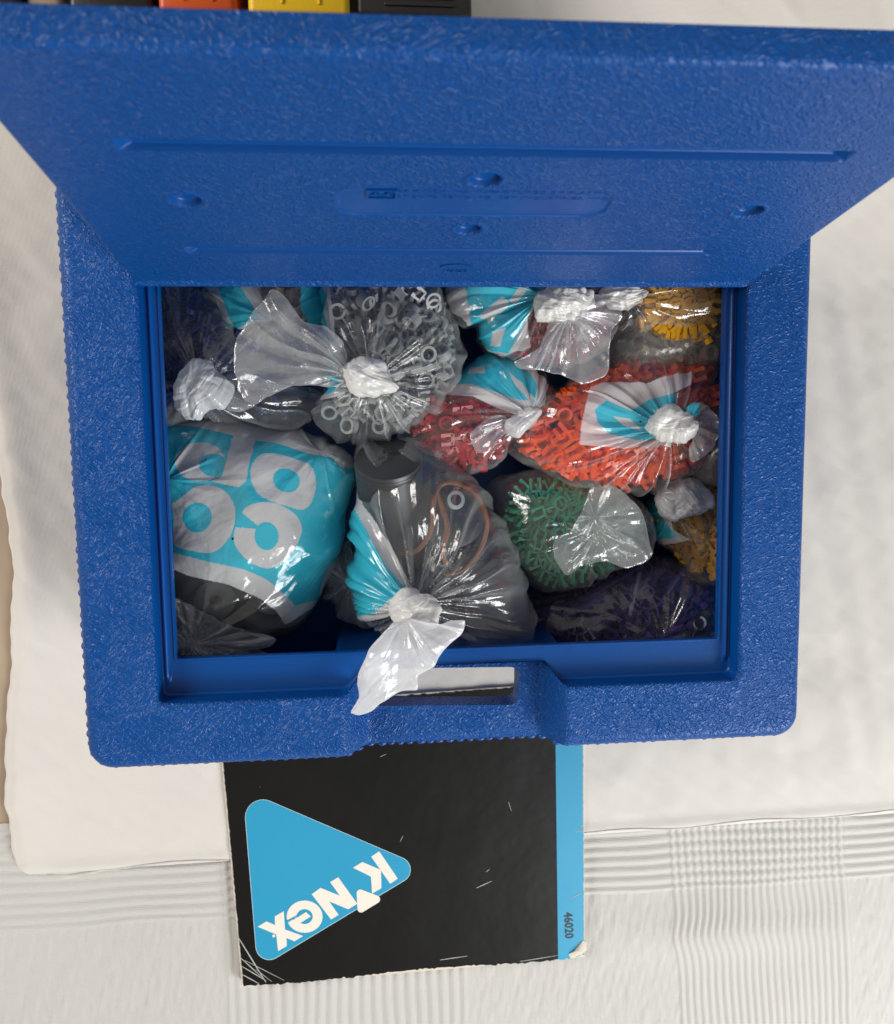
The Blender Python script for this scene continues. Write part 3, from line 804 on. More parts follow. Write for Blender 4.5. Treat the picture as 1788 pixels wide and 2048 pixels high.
# ------------------------------------------------------------------ polythene bags
CY = (.055, .64, .82); WH = (.80, .80, .80)
def smooth_loop(pts, n, tension=.5):
    P = np.asarray(pts, float); m = len(P)
    seg = np.linalg.norm(np.roll(P, -1, 0) - P, axis=1); cum = np.concatenate([[0], np.cumsum(seg)])
    s = np.linspace(0, cum[-1], n, endpoint=False)
    k = np.clip(np.searchsorted(cum, s, side='right') - 1, 0, m - 1); t = ((s - cum[k]) / seg[k])[:, None]
    p0, p1, p2, p3 = P[(k - 1) % m], P[k], P[(k + 1) % m], P[(k + 2) % m]
    m1 = (p2 - p0) * tension; m2 = (p3 - p1) * tension
    return (2 * t**3 - 3 * t**2 + 1) * p1 + (t**3 - 2 * t**2 + t) * m1 + (-2 * t**3 + 3 * t**2) * p2 + (t**3 - t**2) * m2
class Pouch:
    """a closed film skin over an outline: real thickness above and below its mid plane"""
    def __init__(s, poly, z, top, bot, tilt=(0, 0), npt=320, nr=120, seed=1, p=2.3, center=None, soft=.5):
        pts = np.array([at(x, y, z)[:2] for x, y in poly])
        s.loop = smooth_loop(pts, npt, soft)
        s.c = np.array(at(*center, z)[:2]) if center else s.loop.mean(0)
        s.z, s.top, s.bot, s.tilt, s.p, s.npt, s.nr, s.seed = z, top, bot, tilt, p, npt, nr, seed
        s.bumps = []
    def zt(s, x, y, r, up=True):
        h = np.sqrt(np.clip(1 - r ** s.p, 0, 1))
        zz = s.z + (s.top if up else -s.bot) * h
        zz = zz + (x - s.c[0]) * s.tilt[0] + (y - s.c[1]) * s.tilt[1]
        if up:
            for (bx, by, amp, lam) in s.bumps: zz = zz + amp * np.exp(-np.hypot(x - bx, y - by) / lam)
        return zz
    def sample(s, r, k):
        b = s.loop[int(k) % s.npt]; xy = s.c + (b - s.c) * r
        return xy[0], xy[1], s.zt(xy[0], xy[1], r), s.zt(xy[0], xy[1], r, False)
    def build(s, name, mat, parent, crum=(.0012, 45), fine=(.0004, 130), pleat=None, ink=None, lowfreq=.002, nb=26, sheet=0.0, streak=None):
        rt = np.sin(np.linspace(0.004, 1, s.nr) * math.pi / 2) ** .9
        rb = np.sin(np.linspace(1, .01, nb) * math.pi / 2)[1:]
        r_all = np.concatenate([rt, rb]); up = np.concatenate([np.ones(len(rt), bool), np.zeros(len(rb), bool)])
        d = (s.loop - s.c)
        if sheet:
            jr = np.random.default_rng(s.seed * 9 + 4); u_ = np.linspace(0, 1, s.npt, endpoint=False)
            for nseg, ja in ((19, .045), (47, .022)):
                kn = jr.uniform(-1, 1, nseg); d = d * (1 + ja * np.interp(u_, np.arange(nseg + 1) / nseg, np.append(kn, kn[0])))[:, None]
        XY = s.c + d[:, None, :] * r_all[None, :, None]
        R = np.broadcast_to(r_all, XY.shape[:2])
        Zt = s.zt(XY[..., 0], XY[..., 1], R, True); Zb = s.zt(XY[..., 0], XY[..., 1], R, False)
        Z = np.where(up[None, :], Zt, Zb)
        P = np.concatenate([XY, Z[..., None]], -1)
        base = P.copy()
        # normals of the smooth skin
        du = np.roll(P, -1, 0) - np.roll(P, 1, 0); dv = np.gradient(P, axis=1)
        nrm = np.cross(du, dv); nrm /= (np.linalg.norm(nrm, axis=-1, keepdims=True) + 1e-12)
        if nrm[:, 3, 2].mean() < 0: nrm = -nrm
        disp = lowfreq * vnoise(P, 22, s.seed * 7 + 1, 4)
        Q = P[..., :2] + .6 * (P[..., 2:3] - s.z) * np.array([.7, -.7])
        if sheet: Q = XY
        disp += crum[0] * folds(Q, crum[1], s.seed * 7 + 2) * 1.3
        disp += .5 * fine[0] * folds(Q, fine[1], s.seed * 7 + 3)
        if streak:
            ang, amp, fq = streak; c_, s_ = math.cos(ang), math.sin(ang)
            Qd = XY - s.c; al = Qd[..., 0] * c_ + Qd[..., 1] * s_; ac = -Qd[..., 0] * s_ + Qd[..., 1] * c_
            ac = ac + .0022 * vnoise(P, 45, s.seed + 77, 3) + (0 if sheet else .35 * (P[..., 2] - s.z))
            r_ = np.random.default_rng(s.seed * 3 + 2)
            for k_, a_ in ((1, 1.0), (1.9, .55), (3.7, .22)):
                disp += amp * a_ * _lattice(np.stack([ac * fq * k_ + 400, al * fq * .13 * k_ + 400], -1), r_.uniform(-1, 1, (83, 71)))
        for (kx, ky, n, amp, rmax, wid) in (pleat or []):
            rr = np.random.default_rng(s.seed * 13 + n)
            K = at(kx, ky, s.z + s.top)[:2]
            dx, dy = XY[..., 0] - K[0], XY[..., 1] - K[1]; dd = np.hypot(dx, dy); th = np.arctan2(dy, dx)
            th = th + .22 * vnoise(P, 14, s.seed + 5, 3) * np.clip(dd / rmax, 0, 1)
            rise = np.clip(dd / .012, 0, 1)
            T = rr.uniform(-1, 1, (n, 61))
            for mul, k_ in ((1.0, 1.0), (.5, 2.0)):
                T2 = rr.uniform(-1, 1, (int(n * k_), 61))
                S_ = np.stack([(th / (2 * math.pi) + 3) * int(n * k_), dd / (rmax * .45) + 7 + 0 * th], -1)
                disp += mul * 1.0 * amp * _lattice(S_, T2) * rise * np.exp(-(dd / rmax) ** 2)
            for _ in range(n // 2):
                a = rr.uniform(-math.pi, math.pi); w = wid * rr.uniform(.5, 1.6); L = rmax * rr.uniform(.25, 1.0)
                da = np.abs((th - a + math.pi) % (2 * math.pi) - math.pi)
                disp += amp * rr.uniform(.4, 1.2) * np.clip(1 - da / w, 0, 1) * rise * np.exp(-(dd / L) ** 2)
        if sheet:
            big = sheet * folds(XY, 26, s.seed * 5 + 1) * .8
            edge = .35 + .65 * sstep(0, .35, 1 - R)
            P[..., 2] += disp + big * edge
        else: P = P + nrm * disp[..., None]
        P[..., 2] = np.maximum(P[..., 2], .0055)
        nu, nv = P.shape[:2]
        fa = grid_faces(nu, nv, True)
        cap_t = P[:, 0].mean(0); cap_b = P[:, -1].mean(0)
        o = mesh_obj(name, P.reshape(-1, 3), fa, mat, parent)
        col = np.zeros((nu, nv, 4), np.float32)
        if ink:
            X, Y = to_px(base)
            ink(X, Y, col, np.broadcast_to(up, (nu, nv)))
        # folds whiten the film along their crest, and so does its outer edge
        lap = np.zeros_like(disp)
        lap[:, 1:-1] = np.abs(2 * disp[:, 1:-1] - disp[:, :-2] - disp[:, 2:])
        lap = np.maximum(lap, np.abs(2 * disp - np.roll(disp, 1, 0) - np.roll(disp, -1, 0)))
        lap[:, :max(6, s.nr // 14)] = 0
        q_ = np.percentile(lap[:, 6:s.nr], 98.5) + 1e-9
        cre = np.clip((lap / q_ - .40) / .6, 0, 1) * (.4 + .6 * sstep(-.2, .5, vnoise(P, 30, s.seed + 9, 3)))
        if sheet: cre = np.maximum(cre, .5 * sstep(.975, .995, R) * sstep(-.3, .5, vnoise(P, 40, s.seed + 19, 3)))
        ca = o.data.attributes.new('crease', 'FLOAT', 'POINT'); ca.data.foreach_set('value', cre.astype(np.float32).ravel())
        at_ = o.data.attributes.new('ink', 'FLOAT_COLOR', 'POINT'); at_.data.foreach_set('color', col.ravel())
        return o
def paint(col, mask, c, a=1.0):
    col[mask, :3] = c; col[mask, 3] = a
def polys_ink(*layers):
    def f(X, Y, col, up):
        for poly, c, a in layers: paint(col, pip(poly, X, Y) & up, c, a)
    return f

def bag(name, label, poly, z, top, bot, mat=None, group='knotted polythene bags in the case', **kw):
    bk = {k: kw.pop(k) for k in list(kw) if k in ('tilt', 'npt', 'nr', 'seed', 'p', 'center', 'soft')}
    pc = Pouch(poly, z, top, bot, **bk)
    pc.bumps = [(*at(bx, by, z + top)[:2], amp, lam) for bx, by, amp, lam in kw.pop('bumps', [])]
    e = empty('polythene_bag', (pc.c[0], pc.c[1], max(.006, z - bot)), label, 'plastic bag', group)
    pc.build('film', mat or M_FILM, e, **kw)
    return e, pc
def sub(name, parent, poly, z, top, bot, mat, **kw):
    bk = {k: kw.pop(k) for k in list(kw) if k in ('tilt', 'npt', 'nr', 'seed', 'p', 'center', 'soft')}
    pc = Pouch(poly, z, top, bot, **bk)
    pc.bumps = [(*at(bx, by, z + top)[:2], amp, lam) for bx, by, amp, lam in kw.pop('bumps', [])]
    return pc.build(name, mat, parent, **kw)
def euler_m(tx, ty, rz):
    cx, sx, cy, sy, cz, sz = math.cos(tx), math.sin(tx), math.cos(ty), math.sin(ty), math.cos(rz), math.sin(rz)
    return np.array([[cz, -sz, 0], [sz, cz, 0], [0, 0, 1]]) @ np.array([[cy, 0, sy], [0, 1, 0], [-sy, 0, cy]]) @ np.array([[1, 0, 0], [0, cx, -sx], [0, sx, cx]])
MV = {}
def room(pc, V):
    """radius fraction of the points in the bag and how far they stick out of its skin"""
    rel = V[:, :2] - pc.c; an = np.arctan2(rel[:, 1], rel[:, 0])
    if not hasattr(pc, 'la'):
        lr = pc.loop - pc.c; la = np.arctan2(lr[:, 1], lr[:, 0]); o = np.argsort(la); pc.la, pc.lr = la[o], np.hypot(lr[:, 0], lr[:, 1])[o]
    L = np.interp(an, pc.la, pc.lr, period=2 * math.pi); r = np.hypot(rel[:, 0], rel[:, 1]) / L
    rc = np.minimum(r, .999)
    return r.max(), (V[:, 2] - pc.zt(V[:, 0], V[:, 1], rc)).max(), (pc.zt(V[:, 0], V[:, 1], rc, False) - V[:, 2]).max()
def fill(pc, meshes, n, label, cat, group, name, rmax=.9, layers=.02, tilt=.3, seed=1, lift=.004, axis=None, spread=.5):
    """pack n pieces inside the bag: the first third spaced out just under the skin, the rest beneath"""
    rr = np.random.default_rng(seed); done = []
    top_n = n // 3
    for k in range(n):
        me = meshes[int(rr.integers(0, len(meshes)))]
        if me.name not in MV: MV[me.name] = np.array([q.co[:] for q in me.vertices])[::2]
        base = MV[me.name]
        best = None
        for a_ in range(14):
            ki = int(rr.integers(0, pc.npt)); r = rmax * math.sqrt(rr.uniform(0, 1)); x, y, zt, zb = pc.sample(r, ki)
            dmin = min([math.hypot(x - q[0], y - q[1]) for q in done[-40:]], default=1) if k < top_n else rr.uniform(0, 1)
            if best is None or dmin > best[0]: best = (dmin, r, ki)
        _, r, ki = best
        rz = rr.uniform(0, 6.28) if axis is None else axis + rr.normal(0, spread) + (math.pi if rr.uniform() < .5 else 0)
        tx, ty = (float(np.clip(rr.normal(0, tilt), -.8, .8)) for _ in range(2))
        for a_ in range(14):
            x, y, zt, zb = pc.sample(r, ki)
            dep = 0 if k < top_n else rr.uniform(.3, 1.0) * layers
            M = euler_m(tx, ty, rz); V = base @ M.T + np.array([x, y, zt - lift - dep])
            rm, over, under = room(pc, V)
            if rm > .955: r *= .86; tx *= .8; ty *= .8; continue
            dz = max(0, over + .0032); V[:, 2] -= dz
            rm, over, under = room(pc, V)
            z = zt - lift - dep - dz
            if under > -.0005 and V[:, 2].min() > .009: r *= .88; tx *= .8; ty *= .8; continue
            break
        z += max(0, .0085 - V[:, 2].min())
        done.append((x, y))
        piece(me, None, (x, y, z), (tx, ty, rz), label, cat, group, name)
def with_mat(me, mat):
    me.materials.append(mat); return me
KNOT = dict(crum=(.0024, 85), fine=(.0026, 170), lowfreq=.002, nr=80, npt=220, nb=30, p=2.2)

exec_bags = True

# piece meshes
A8 = [0, 45, 90, 135, 180, 225, 270, 315]
ORANGE = piece_mat('orange_plastic', (.92, .10, .006)); GREY = piece_mat('grey_plastic', (.30, .31, .30)); GREEN = piece_mat('green_plastic', (.005, .26, .115))
RED = piece_mat('red_plastic', (.46, .010, .018)); NAVY = piece_mat('navy_plastic', (.020, .028, .095)); PURPLE = piece_mat('purple_plastic', (.055, .028, .16))
YELLOW = piece_mat('yellow_plastic', (.72, .36, .008)); TAN = piece_mat('tan_plastic', (.30, .22, .13)); MAROON = piece_mat('maroon_plastic', (.30, .012, .025))
DGREY = piece_mat('dark_grey_plastic', (.032, .034, .037), .4); MGREY = piece_mat('mid_grey_plastic', (.20, .21, .22), .4); BLACKR = piece_mat('black_rubber', (.012, .012, .013), .6)
OR2 = with_mat(connector_mesh('orange_connector', [0, 180], .0195, .0080, 1.7), ORANGE)
OR2b = with_mat(connector_mesh('orange_connector_angle', [0, 180, 90], .0195, .0080, 1.7), ORANGE)
GR1 = with_mat(connector_mesh('grey_connector', [0], .0165), GREY); GR2 = with_mat(connector_mesh('grey_connector_angle', [0, 45], .0165), GREY)
GN5 = with_mat(connector_mesh('green_connector', A8[:5], .0205), GREEN); GN4 = with_mat(connector_mesh('green_connector_star', A8, .0205), GREEN)
RD3 = with_mat(connector_mesh('red_connector', [0, 45, 90], .018, .0075, 1.6), RED); RDR = with_mat(rod_mesh('red_rod', .062), RED)
NVR = with_mat(rod_mesh('navy_rod', .054), NAVY); NV4 = with_mat(connector_mesh('navy_connector', A8[:7], .018), NAVY)
PU7 = with_mat(connector_mesh('purple_connector', A8[:4], .018), PURPLE); PUR = with_mat(rod_mesh('purple_rod', .05), PURPLE)
YL5 = with_mat(connector_mesh('yellow_connector', A8[:5], .019, .0075, 1.6), YELLOW); YLR = with_mat(rod_mesh('yellow_rod', .05), YELLOW)
TN1 = with_mat(connector_mesh('tan_clip', [0], .014), TAN); TNR = with_mat(rod_mesh('tan_rod', .03), TAN)
MR3 = with_mat(connector_mesh('maroon_connector', A8[:6], .018, .0065, 1.5), MAROON)

# --- 1 printed bag at the left
def zc(*pts): return [(300 + x / 3.887, 820 + y / 3.887) for x, y in pts]
def ell(cx, cy, rx, ry, rot=0, n=40):
    a = np.linspace(0, 2 * math.pi, n, endpoint=False); c, s_ = math.cos(rot), math.sin(rot)
    return [(cx + rx * math.cos(t) * c - ry * math.sin(t) * s_, cy + rx * math.cos(t) * s_ + ry * math.sin(t) * c) for t in a]
B1_LAYERS = [
    (zc((0, 0), (700, 20), (1000, 90), (1300, 170), (1640, 300), (1640, 700), (1500, 1100), (1330, 1500), (1045, 1655), (975, 1550), (870, 1470), (790, 1440), (620, 1360), (300, 1290), (210, 1245), (100, 1265), (0, 1250)), WH, .95),
    (zc((0, 110), (300, 140), (650, 196), (830, 230), (1150, 300), (1430, 370), (1480, 440), (1560, 450), (1700, 460), (1640, 900), (1400, 1250), (1300, 1480), (1130, 1520), (1010, 1400), (920, 1330), (720, 1230), (480, 1180), (155, 1098), (0, 1060)), CY, 1.0),
    # upper row
    (zc(*ell(395, 405, 195, 150)), WH, .95), (zc((545, 255), (660, 190), (590, 350), (560, 350)), CY, 1.0), (zc(*ell(490, 428, 108, 88)), CY, 1.0),
    (zc((655, 150), (828, 190), (745, 560), (690, 603), (470, 552), (560, 515), (606, 360)), WH, .95),
    (zc(*smooth_loop([(785, 530), (800, 430), (870, 355), (980, 345), (1110, 365), (1240, 420), (1310, 550), (1295, 670), (1250, 750), (1180, 777), (1090, 755), (960, 715), (840, 650)], 60)), WH, .95), (zc(*ell(1062, 545, 108, 94, .3)), CY, 1.0),
    # lower row
    (zc(*smooth_loop([(480, 585), (590, 640), (660, 760), (655, 900), (590, 1030), (480, 1105), (330, 1090), (210, 1060), (165, 1000), (190, 850), (178, 735), (240, 690), (330, 610), (400, 588)], 60)), WH, .95), (zc(*ell(372, 835, 110, 116)), CY, 1.0),
    (zc(*smooth_loop([(718, 795), (775, 742), (880, 718), (1000, 735), (1125, 810), (1178, 900), (1160, 990), (1090, 1110), (1000, 1200), (900, 1228), (800, 1190), (700, 1100), (655, 1010), (668, 908)], 60)), WH, .95), (zc(*ell(905, 975, 92, 108)), CY, 1.0), (zc((842, 900), (718, 795), (690, 790), (650, 908), (828, 922)), CY, 1.0),
]
b1, pc1 = bag('printed', 'cyan printed bag with large white letters, lying at the left', [(300, 862), (400, 838), (520, 846), (620, 862), (690, 888), (713, 930), (703, 1010), (692, 1080), (658, 1155), (612, 1232), (560, 1265), (500, 1290), (430, 1305), (375, 1305), (335, 1290), (325, 1180), (305, 1000)],
    .056, .043, .045, seed=3, npt=520, nr=230, p=2.6, ink=polys_ink(*B1_LAYERS), pleat=[(385, 1285, 16, .0022, .085, .06), (640, 900, 12, .0016, .05, .08), (330, 960, 10, .0016, .06, .05)], crum=(.0013, 30), fine=(.0005, 90), streak=(.5, .0004, 120))
sub('knot', b1, [(352, 1285), (362, 1255), (385, 1243), (408, 1262), (408, 1292), (385, 1308), (365, 1308)], .076, .009, .008, M_TAIL_W, seed=41, streak=(-0.9, .0009, 300), **KNOT)
sub('tail', b1, [(400, 1290), (440, 1278), (480, 1285), (520, 1298), (545, 1312), (500, 1318), (440, 1312)], .06, .0020, .0020, M_TAIL, sheet=.0042, seed=42, nr=60, npt=160, pleat=[(400, 1290, 14, .002, .06, .07)], crum=(.002, 80))
sub('gathered_end', b1, [(338, 1196), (372, 1205), (420, 1232), (480, 1262), (548, 1280), (520, 1300), (440, 1312), (365, 1312), (342, 1270)], .088, .0020, .0020, M_TAIL, sheet=.0030, seed=45, nr=90, npt=260, center=(400, 1270), pleat=[(378, 1292, 26, .0030, .07, .07)], crum=(.0016, 36), fine=(.0005, 100), tilt=(-.12, .1))
def wheel(name, loc, rot, R, r, label, cat, group, mat=DGREY, hub=MGREY):
    e = empty(name, loc, label, cat, group); e.rotation_euler = rot
    def lathe(nm, prof, m_):
        V, Fc = [], []; m = 40
        for (rr_, zz) in prof:
            for k in range(m): a = 2 * math.pi * k / m; V.append((rr_ * math.cos(a), rr_ * math.sin(a), zz))
        n = len(prof)
        for j in range(n):
            for k in range(m): Fc.append((j * m + k, j * m + (k + 1) % m, (j + 1) % n * m + (k + 1) % m, (j + 1) % n * m + k))
        me = bpy.data.meshes.new(nm); me.from_pydata(V, [], Fc); me.update(); me.materials.append(m_)
        me.polygons.foreach_set('use_smooth', np.ones(len(me.polygons), dtype=bool))
        o = bpy.data.objects.new(nm, me); COL.objects.link(o); o.parent = e
    lathe('tyre', [(R - r + r * math.cos(a), r * .9 * math.sin(a)) for a in np.linspace(0, 6.283, 14, endpoint=False)], mat)
    lathe('hub', [(R - 1.8 * r, -.004), (R - 1.8 * r, .004), (R - 2.4 * r, .003), (.004, .005), (.004, -.005), (R - 2.4 * r, -.003)], hub)
    return e
for k, (px, py, z, rx, ry) in enumerate([(430, 1195, .066, .25, .15), (545, 1190, .058, -.2, .3), (480, 1110, .05, .1, .2)]):
    wheel('toy_disc', at(px, py, z), (rx, ry, k), .027, .008, 'dark grey round toy disc inside the printed bag', 'toy disc', 'discs in the printed bag')

# --- 2 clear bag in the middle with a grey motor
K2 = (828, 1205)
b2, pc2 = bag('clear', 'clear bag of grey motor parts in the middle, its white twist hanging over the rim', [(722, 868), (712, 900), (704, 940), (706, 1050), (697, 1110), (704, 1190), (742, 1240), (800, 1262), (860, 1285), (960, 1302), (1064, 1292), (1060, 1210), (1042, 1130), (1022, 1080), (1000, 1030), (962, 972), (918, 930), (878, 890), (830, 878), (770, 880)],
    .068, .040, .045, seed=5, npt=460, nr=190, p=3.0, bumps=[(*K2, .012, .012)],
    pleat=[(*K2, 46, .0042, .085, .055), (*K2, 30, .0028, .05, .035)], crum=(.0012, 34), fine=(.0005, 110),
    ink=polys_ink(([(690, 940), (712, 950), (722, 1010), (738, 1030), (790, 1095), (826, 1180), (800, 1215), (770, 1235), (690, 1240)], WH, .8),
                  ([(690, 1015), (712, 1020), (740, 1060), (780, 1130), (818, 1182), (790, 1192), (752, 1222), (700, 1230), (670, 1100)], CY, 1.0)))
sub('knot', b2, [(790, 1205), (806, 1184), (838, 1178), (862, 1196), (868, 1226), (860, 1250), (826, 1264), (792, 1258), (780, 1232)], .122, .012, .016, M_KNOT, seed=51, streak=(0.4, .0009, 300),  **KNOT)
sub('tail', b2, [(786, 1248), (830, 1240), (880, 1246), (924, 1242), (922, 1268), (896, 1292), (862, 1330), (836, 1350), (834, 1377), (800, 1382), (762, 1406), (738, 1430), (700, 1432), (714, 1396), (720, 1345), (738, 1296), (764, 1268)],
    .1405, .006, .004, M_TAIL_W, sheet=.0030, seed=52, npt=300, nr=110, p=2.0, center=(800, 1310), pleat=[(815, 1245, 16, .0026, .06, .09)], crum=(.0022, 40), fine=(.0007, 130), soft=.35, lowfreq=.001)
def cyl_between(name, p, q, r, mat, parent, cap=.001, m=40):
    p, q = np.array(p), np.array(q); d = q - p; L = np.linalg.norm(d); d /= L
    a = np.cross(d, [0, 0, 1.0]); a = a / np.linalg.norm(a); b = np.cross(d, a); V, Fc = [], []
    prof = [(0, 0.0001), (0, r - cap), (cap * .3, r - cap * .3), (cap, r), (L - cap, r), (L - cap * .3, r - cap * .3), (L, r - cap), (L, .0001)]
    for t, rr_ in prof:
        for k in range(m): an = 2 * math.pi * k / m; V.append(p + d * t + (a * math.cos(an) + b * math.sin(an)) * rr_)
    for j in range(len(prof) - 1):
        for k in range(m): Fc.append((j * m + k, (j + 1) * m + k, (j + 1) * m + (k + 1) % m, j * m + (k + 1) % m))
    return mesh_obj(name, V, Fc, mat, parent, sharp=40)
mo = empty('motor', at(780, 1010, .03), 'dark grey round motor housing inside the clear middle bag', 'motor')
top_c = at(776, 916, .094); bot_c = at(790, 1120, .045)
cyl_between('housing', bot_c, top_c, .0195, DGREY, mo, .0016)
dd_ = (top_c - bot_c) / np.linalg.norm(top_c - bot_c)
cyl_between('end_ring', top_c - dd_ * .006, top_c - dd_ * .0028, .0199, DGREY, mo, .0004)
for s_ in (-.002, .002):
    cyl_between('vent', top_c + np.array([s_, .004, 0]) - dd_ * .001, top_c + np.array([s_, .004, 0]) + dd_ * .0004, .0011, BLACKR, mo, .0002, 10)
g2 = empty('motor_gearbox', at(1000, 1230, .03), 'mid grey gearbox cylinder at the lower right of the clear middle bag', 'motor')
cyl_between('barrel', at(1000, 1275, .052), at(985, 1150, .072), .020, MGREY, g2, .003)
cyl_between('collar', at(1004, 1290, .050), at(1002, 1282, .0512), .0215, MGREY, g2, .001)
pu = empty('pulley', at(910, 1000, .05), 'dark grey pulley with pale ring in the clear middle bag', 'pulley')
pdir = np.array([.25, .1, 1.0]); pdir /= np.linalg.norm(pdir)
pc_ = at(905, 1020, .072)
cyl_between('disc', pc_ - pdir * .01, pc_, .024, DGREY, pu, .002)
cyl_between('pale_ring', at(910, 1000, .0735) - pdir * .002, at(910, 1000, .0735) + pdir * .0022, .0058, plastic('pale_grey_plastic', (.45, .5, .52), .4), pu, .0006)
cyl_between('bore', at(910, 1000, .0735) + pdir * .0021, at(910, 1000, .0735) + pdir * .0026, .0034, BLACKR, pu, .0002)
def tube(name, pts, r, mat, parent, n=90, m=10):
    P = np.array(pts, float); L = len(P); out = []
    for t in np.linspace(0, L - 1, n):
        k = min(int(t), L - 2); u = t - k; p0, p1, p2, p3 = P[max(k - 1, 0)], P[k], P[k + 1], P[min(k + 2, L - 1)]
        out.append(.5 * (2 * p1 + (p2 - p0) * u + (2 * p0 - 5 * p1 + 4 * p2 - p3) * u * u + (-p0 + 3 * p1 - 3 * p2 + p3) * u ** 3))
    C = np.array(out); T = np.gradient(C, axis=0); T /= np.linalg.norm(T, axis=1, keepdims=True)
    A = np.cross(T, [0, 0, 1.0]); A /= np.linalg.norm(A, axis=1, keepdims=True) + 1e-9; B = np.cross(T, A)
    an = np.linspace(0, 2 * math.pi, m, endpoint=False)
    V = C[:, None, :] + r * (A[:, None, :] * np.cos(an)[None, :, None] + B[:, None, :] * np.sin(an)[None, :, None])
    F_ = []
    for j in range(n - 1):
        for k in range(m): F_.append((j * m + k, j * m + (k + 1) % m, (j + 1) * m + (k + 1) % m, (j + 1) * m + k))
    return mesh_obj(name, V.reshape(-1, 3), np.array(F_), mat, parent)
CORD = plastic('brown_cord', (.19, .07, .032), .5)
cb = tube('drive_cord', [at(*q) for q in [(800, 1105, .088), (835, 1100, .092), (862, 1060, .094), (868, 1000, .092), (885, 968, .088), (925, 970, .087), (960, 1000, .087), (974, 1050, .086), (960, 1100, .086), (925, 1140, .086), (890, 1150, .088)]], .0015, CORD, None)
tag(cb, 'loop of brown cord pressed against the clear middle bag', 'cord')
cb2 = tube('drive_cord', [at(*q) for q in [(872, 985, .09), (885, 1020, .092), (895, 1060, .094), (885, 1100, .095), (893, 1130, .094)]], .0016, CORD, None, 50)
tag(cb2, 'short straight piece of brown cord beside the pulley', 'cord')

# --- 3 green connectors
b3, pc3 = bag('green', 'clear bag of green connectors with a crumpled open end, right of the middle', [(978, 985), (1000, 952), (1060, 942), (1130, 950), (1190, 968), (1250, 985), (1290, 1030), (1300, 1080), (1280, 1115), (1220, 1140), (1160, 1168), (1100, 1178), (1055, 1165), (1025, 1110), (1000, 1050)],
    0.05, .034, .035, seed=7, p=3.6, pleat=[(1195, 1060, 24, .0022, .06, .06)], crum=(.0012, 45))
sub('tail', b3, [(1165, 1020), (1182, 978), (1222, 972), (1262, 998), (1290, 1045), (1305, 1106), (1284, 1124), (1246, 1136), (1206, 1122), (1168, 1128), (1138, 1148), (1106, 1108), (1108, 1075), (1140, 1068)], .083, .0020, .0020, M_TAIL, sheet=.0042, seed=71, npt=300, nr=110, p=1.8, soft=.3, center=(1195, 1070), pleat=[(1190, 1035, 18, .0015, .05, .08)], crum=(.0020, 30), fine=(.0006, 90))
fill(pc3, [GN5, GN5, GN4], 44, 'green many-armed plastic connector inside the clear bag right of the middle', 'toy connector', 'green connectors in their bag', 'connector', tilt=.18, seed=11, layers=.020)

# --- 4 purple pieces, low at the front right
b4, pc4 = bag('purple', 'dark bag of purple pieces, low in the front right corner', [(1050, 1200), (1110, 1180), (1180, 1150), (1240, 1122), (1300, 1100), (1370, 1125), (1425, 1170), (1445, 1240), (1435, 1290), (1300, 1300), (1180, 1300), (1065, 1285)],
    .034, .030, .028, M_FILM, seed=9, p=3.6, pleat=[(1325, 1285, 24, .0026, .07, .07)], crum=(.0014, 40))
fill(pc4, [PU7, PUR], 46, 'dark purple plastic toy piece in the bag in the front right corner', 'toy piece', 'purple pieces in their bag', 'toy_piece', seed=12, rmax=.95)

# --- 5 orange connectors
b5, pc5 = bag('orange', 'clear bag of bright orange connectors, knotted on its right', [(1003, 888), (1030, 850), (1060, 800), (1120, 770), (1200, 728), (1260, 702), (1330, 690), (1400, 700), (1450, 740), (1455, 850), (1405, 930), (1335, 968), (1270, 986), (1180, 976), (1090, 948), (1030, 920)],
    .068, .030, .04, seed=13, p=3.6, npt=420, nr=150, bumps=[(1340, 850, .008, .012)], pleat=[(1340, 860, 40, .003, .085, .05)], crum=(.0011, 38),
    ink=polys_ink(([(1158, 888), (1162, 850), (1180, 770), (1230, 764), (1290, 768), (1340, 750), (1396, 738), (1384, 768), (1320, 800), (1352, 835), (1340, 893), (1250, 896)], WH, .9),
                  ([(1190, 818), (1214, 800), (1262, 822), (1300, 798), (1352, 786), (1352, 812), (1312, 832), (1300, 858), (1318, 878), (1270, 880), (1220, 868), (1196, 846)], CY, 1.0), ([(1228, 832), (1262, 838), (1286, 862), (1250, 852)], WH, .9)))
sub('knot', b5, [(1298, 850), (1315, 824), (1350, 814), (1382, 824), (1398, 850), (1384, 876), (1346, 886), (1312, 874)], .104, .011, .012, M_KNOT, seed=131, streak=(0.1, .0009, 300),  **KNOT)
sub('tail', b5, [(1372, 818), (1405, 806), (1432, 826), (1436, 870), (1418, 905), (1388, 922), (1378, 900), (1386, 862)], .104, .0020, .0020, M_TAIL, sheet=.0042, seed=132, nr=70, npt=200, pleat=[(1372, 845, 16, .0022, .05, .1)], crum=(.0018, 40), fine=(.0006, 100),
    ink=polys_ink(([(1366, 812), (1400, 806), (1404, 828), (1384, 834)], CY, 1.0)))
fill(pc5, [OR2, OR2, OR2b], 120, 'bright orange plastic connector inside the clear bag knotted on its right', 'toy connector', 'orange connectors in their bag', 'connector', tilt=.5, seed=14, rmax=.95, layers=.018, axis=.35, spread=.55)
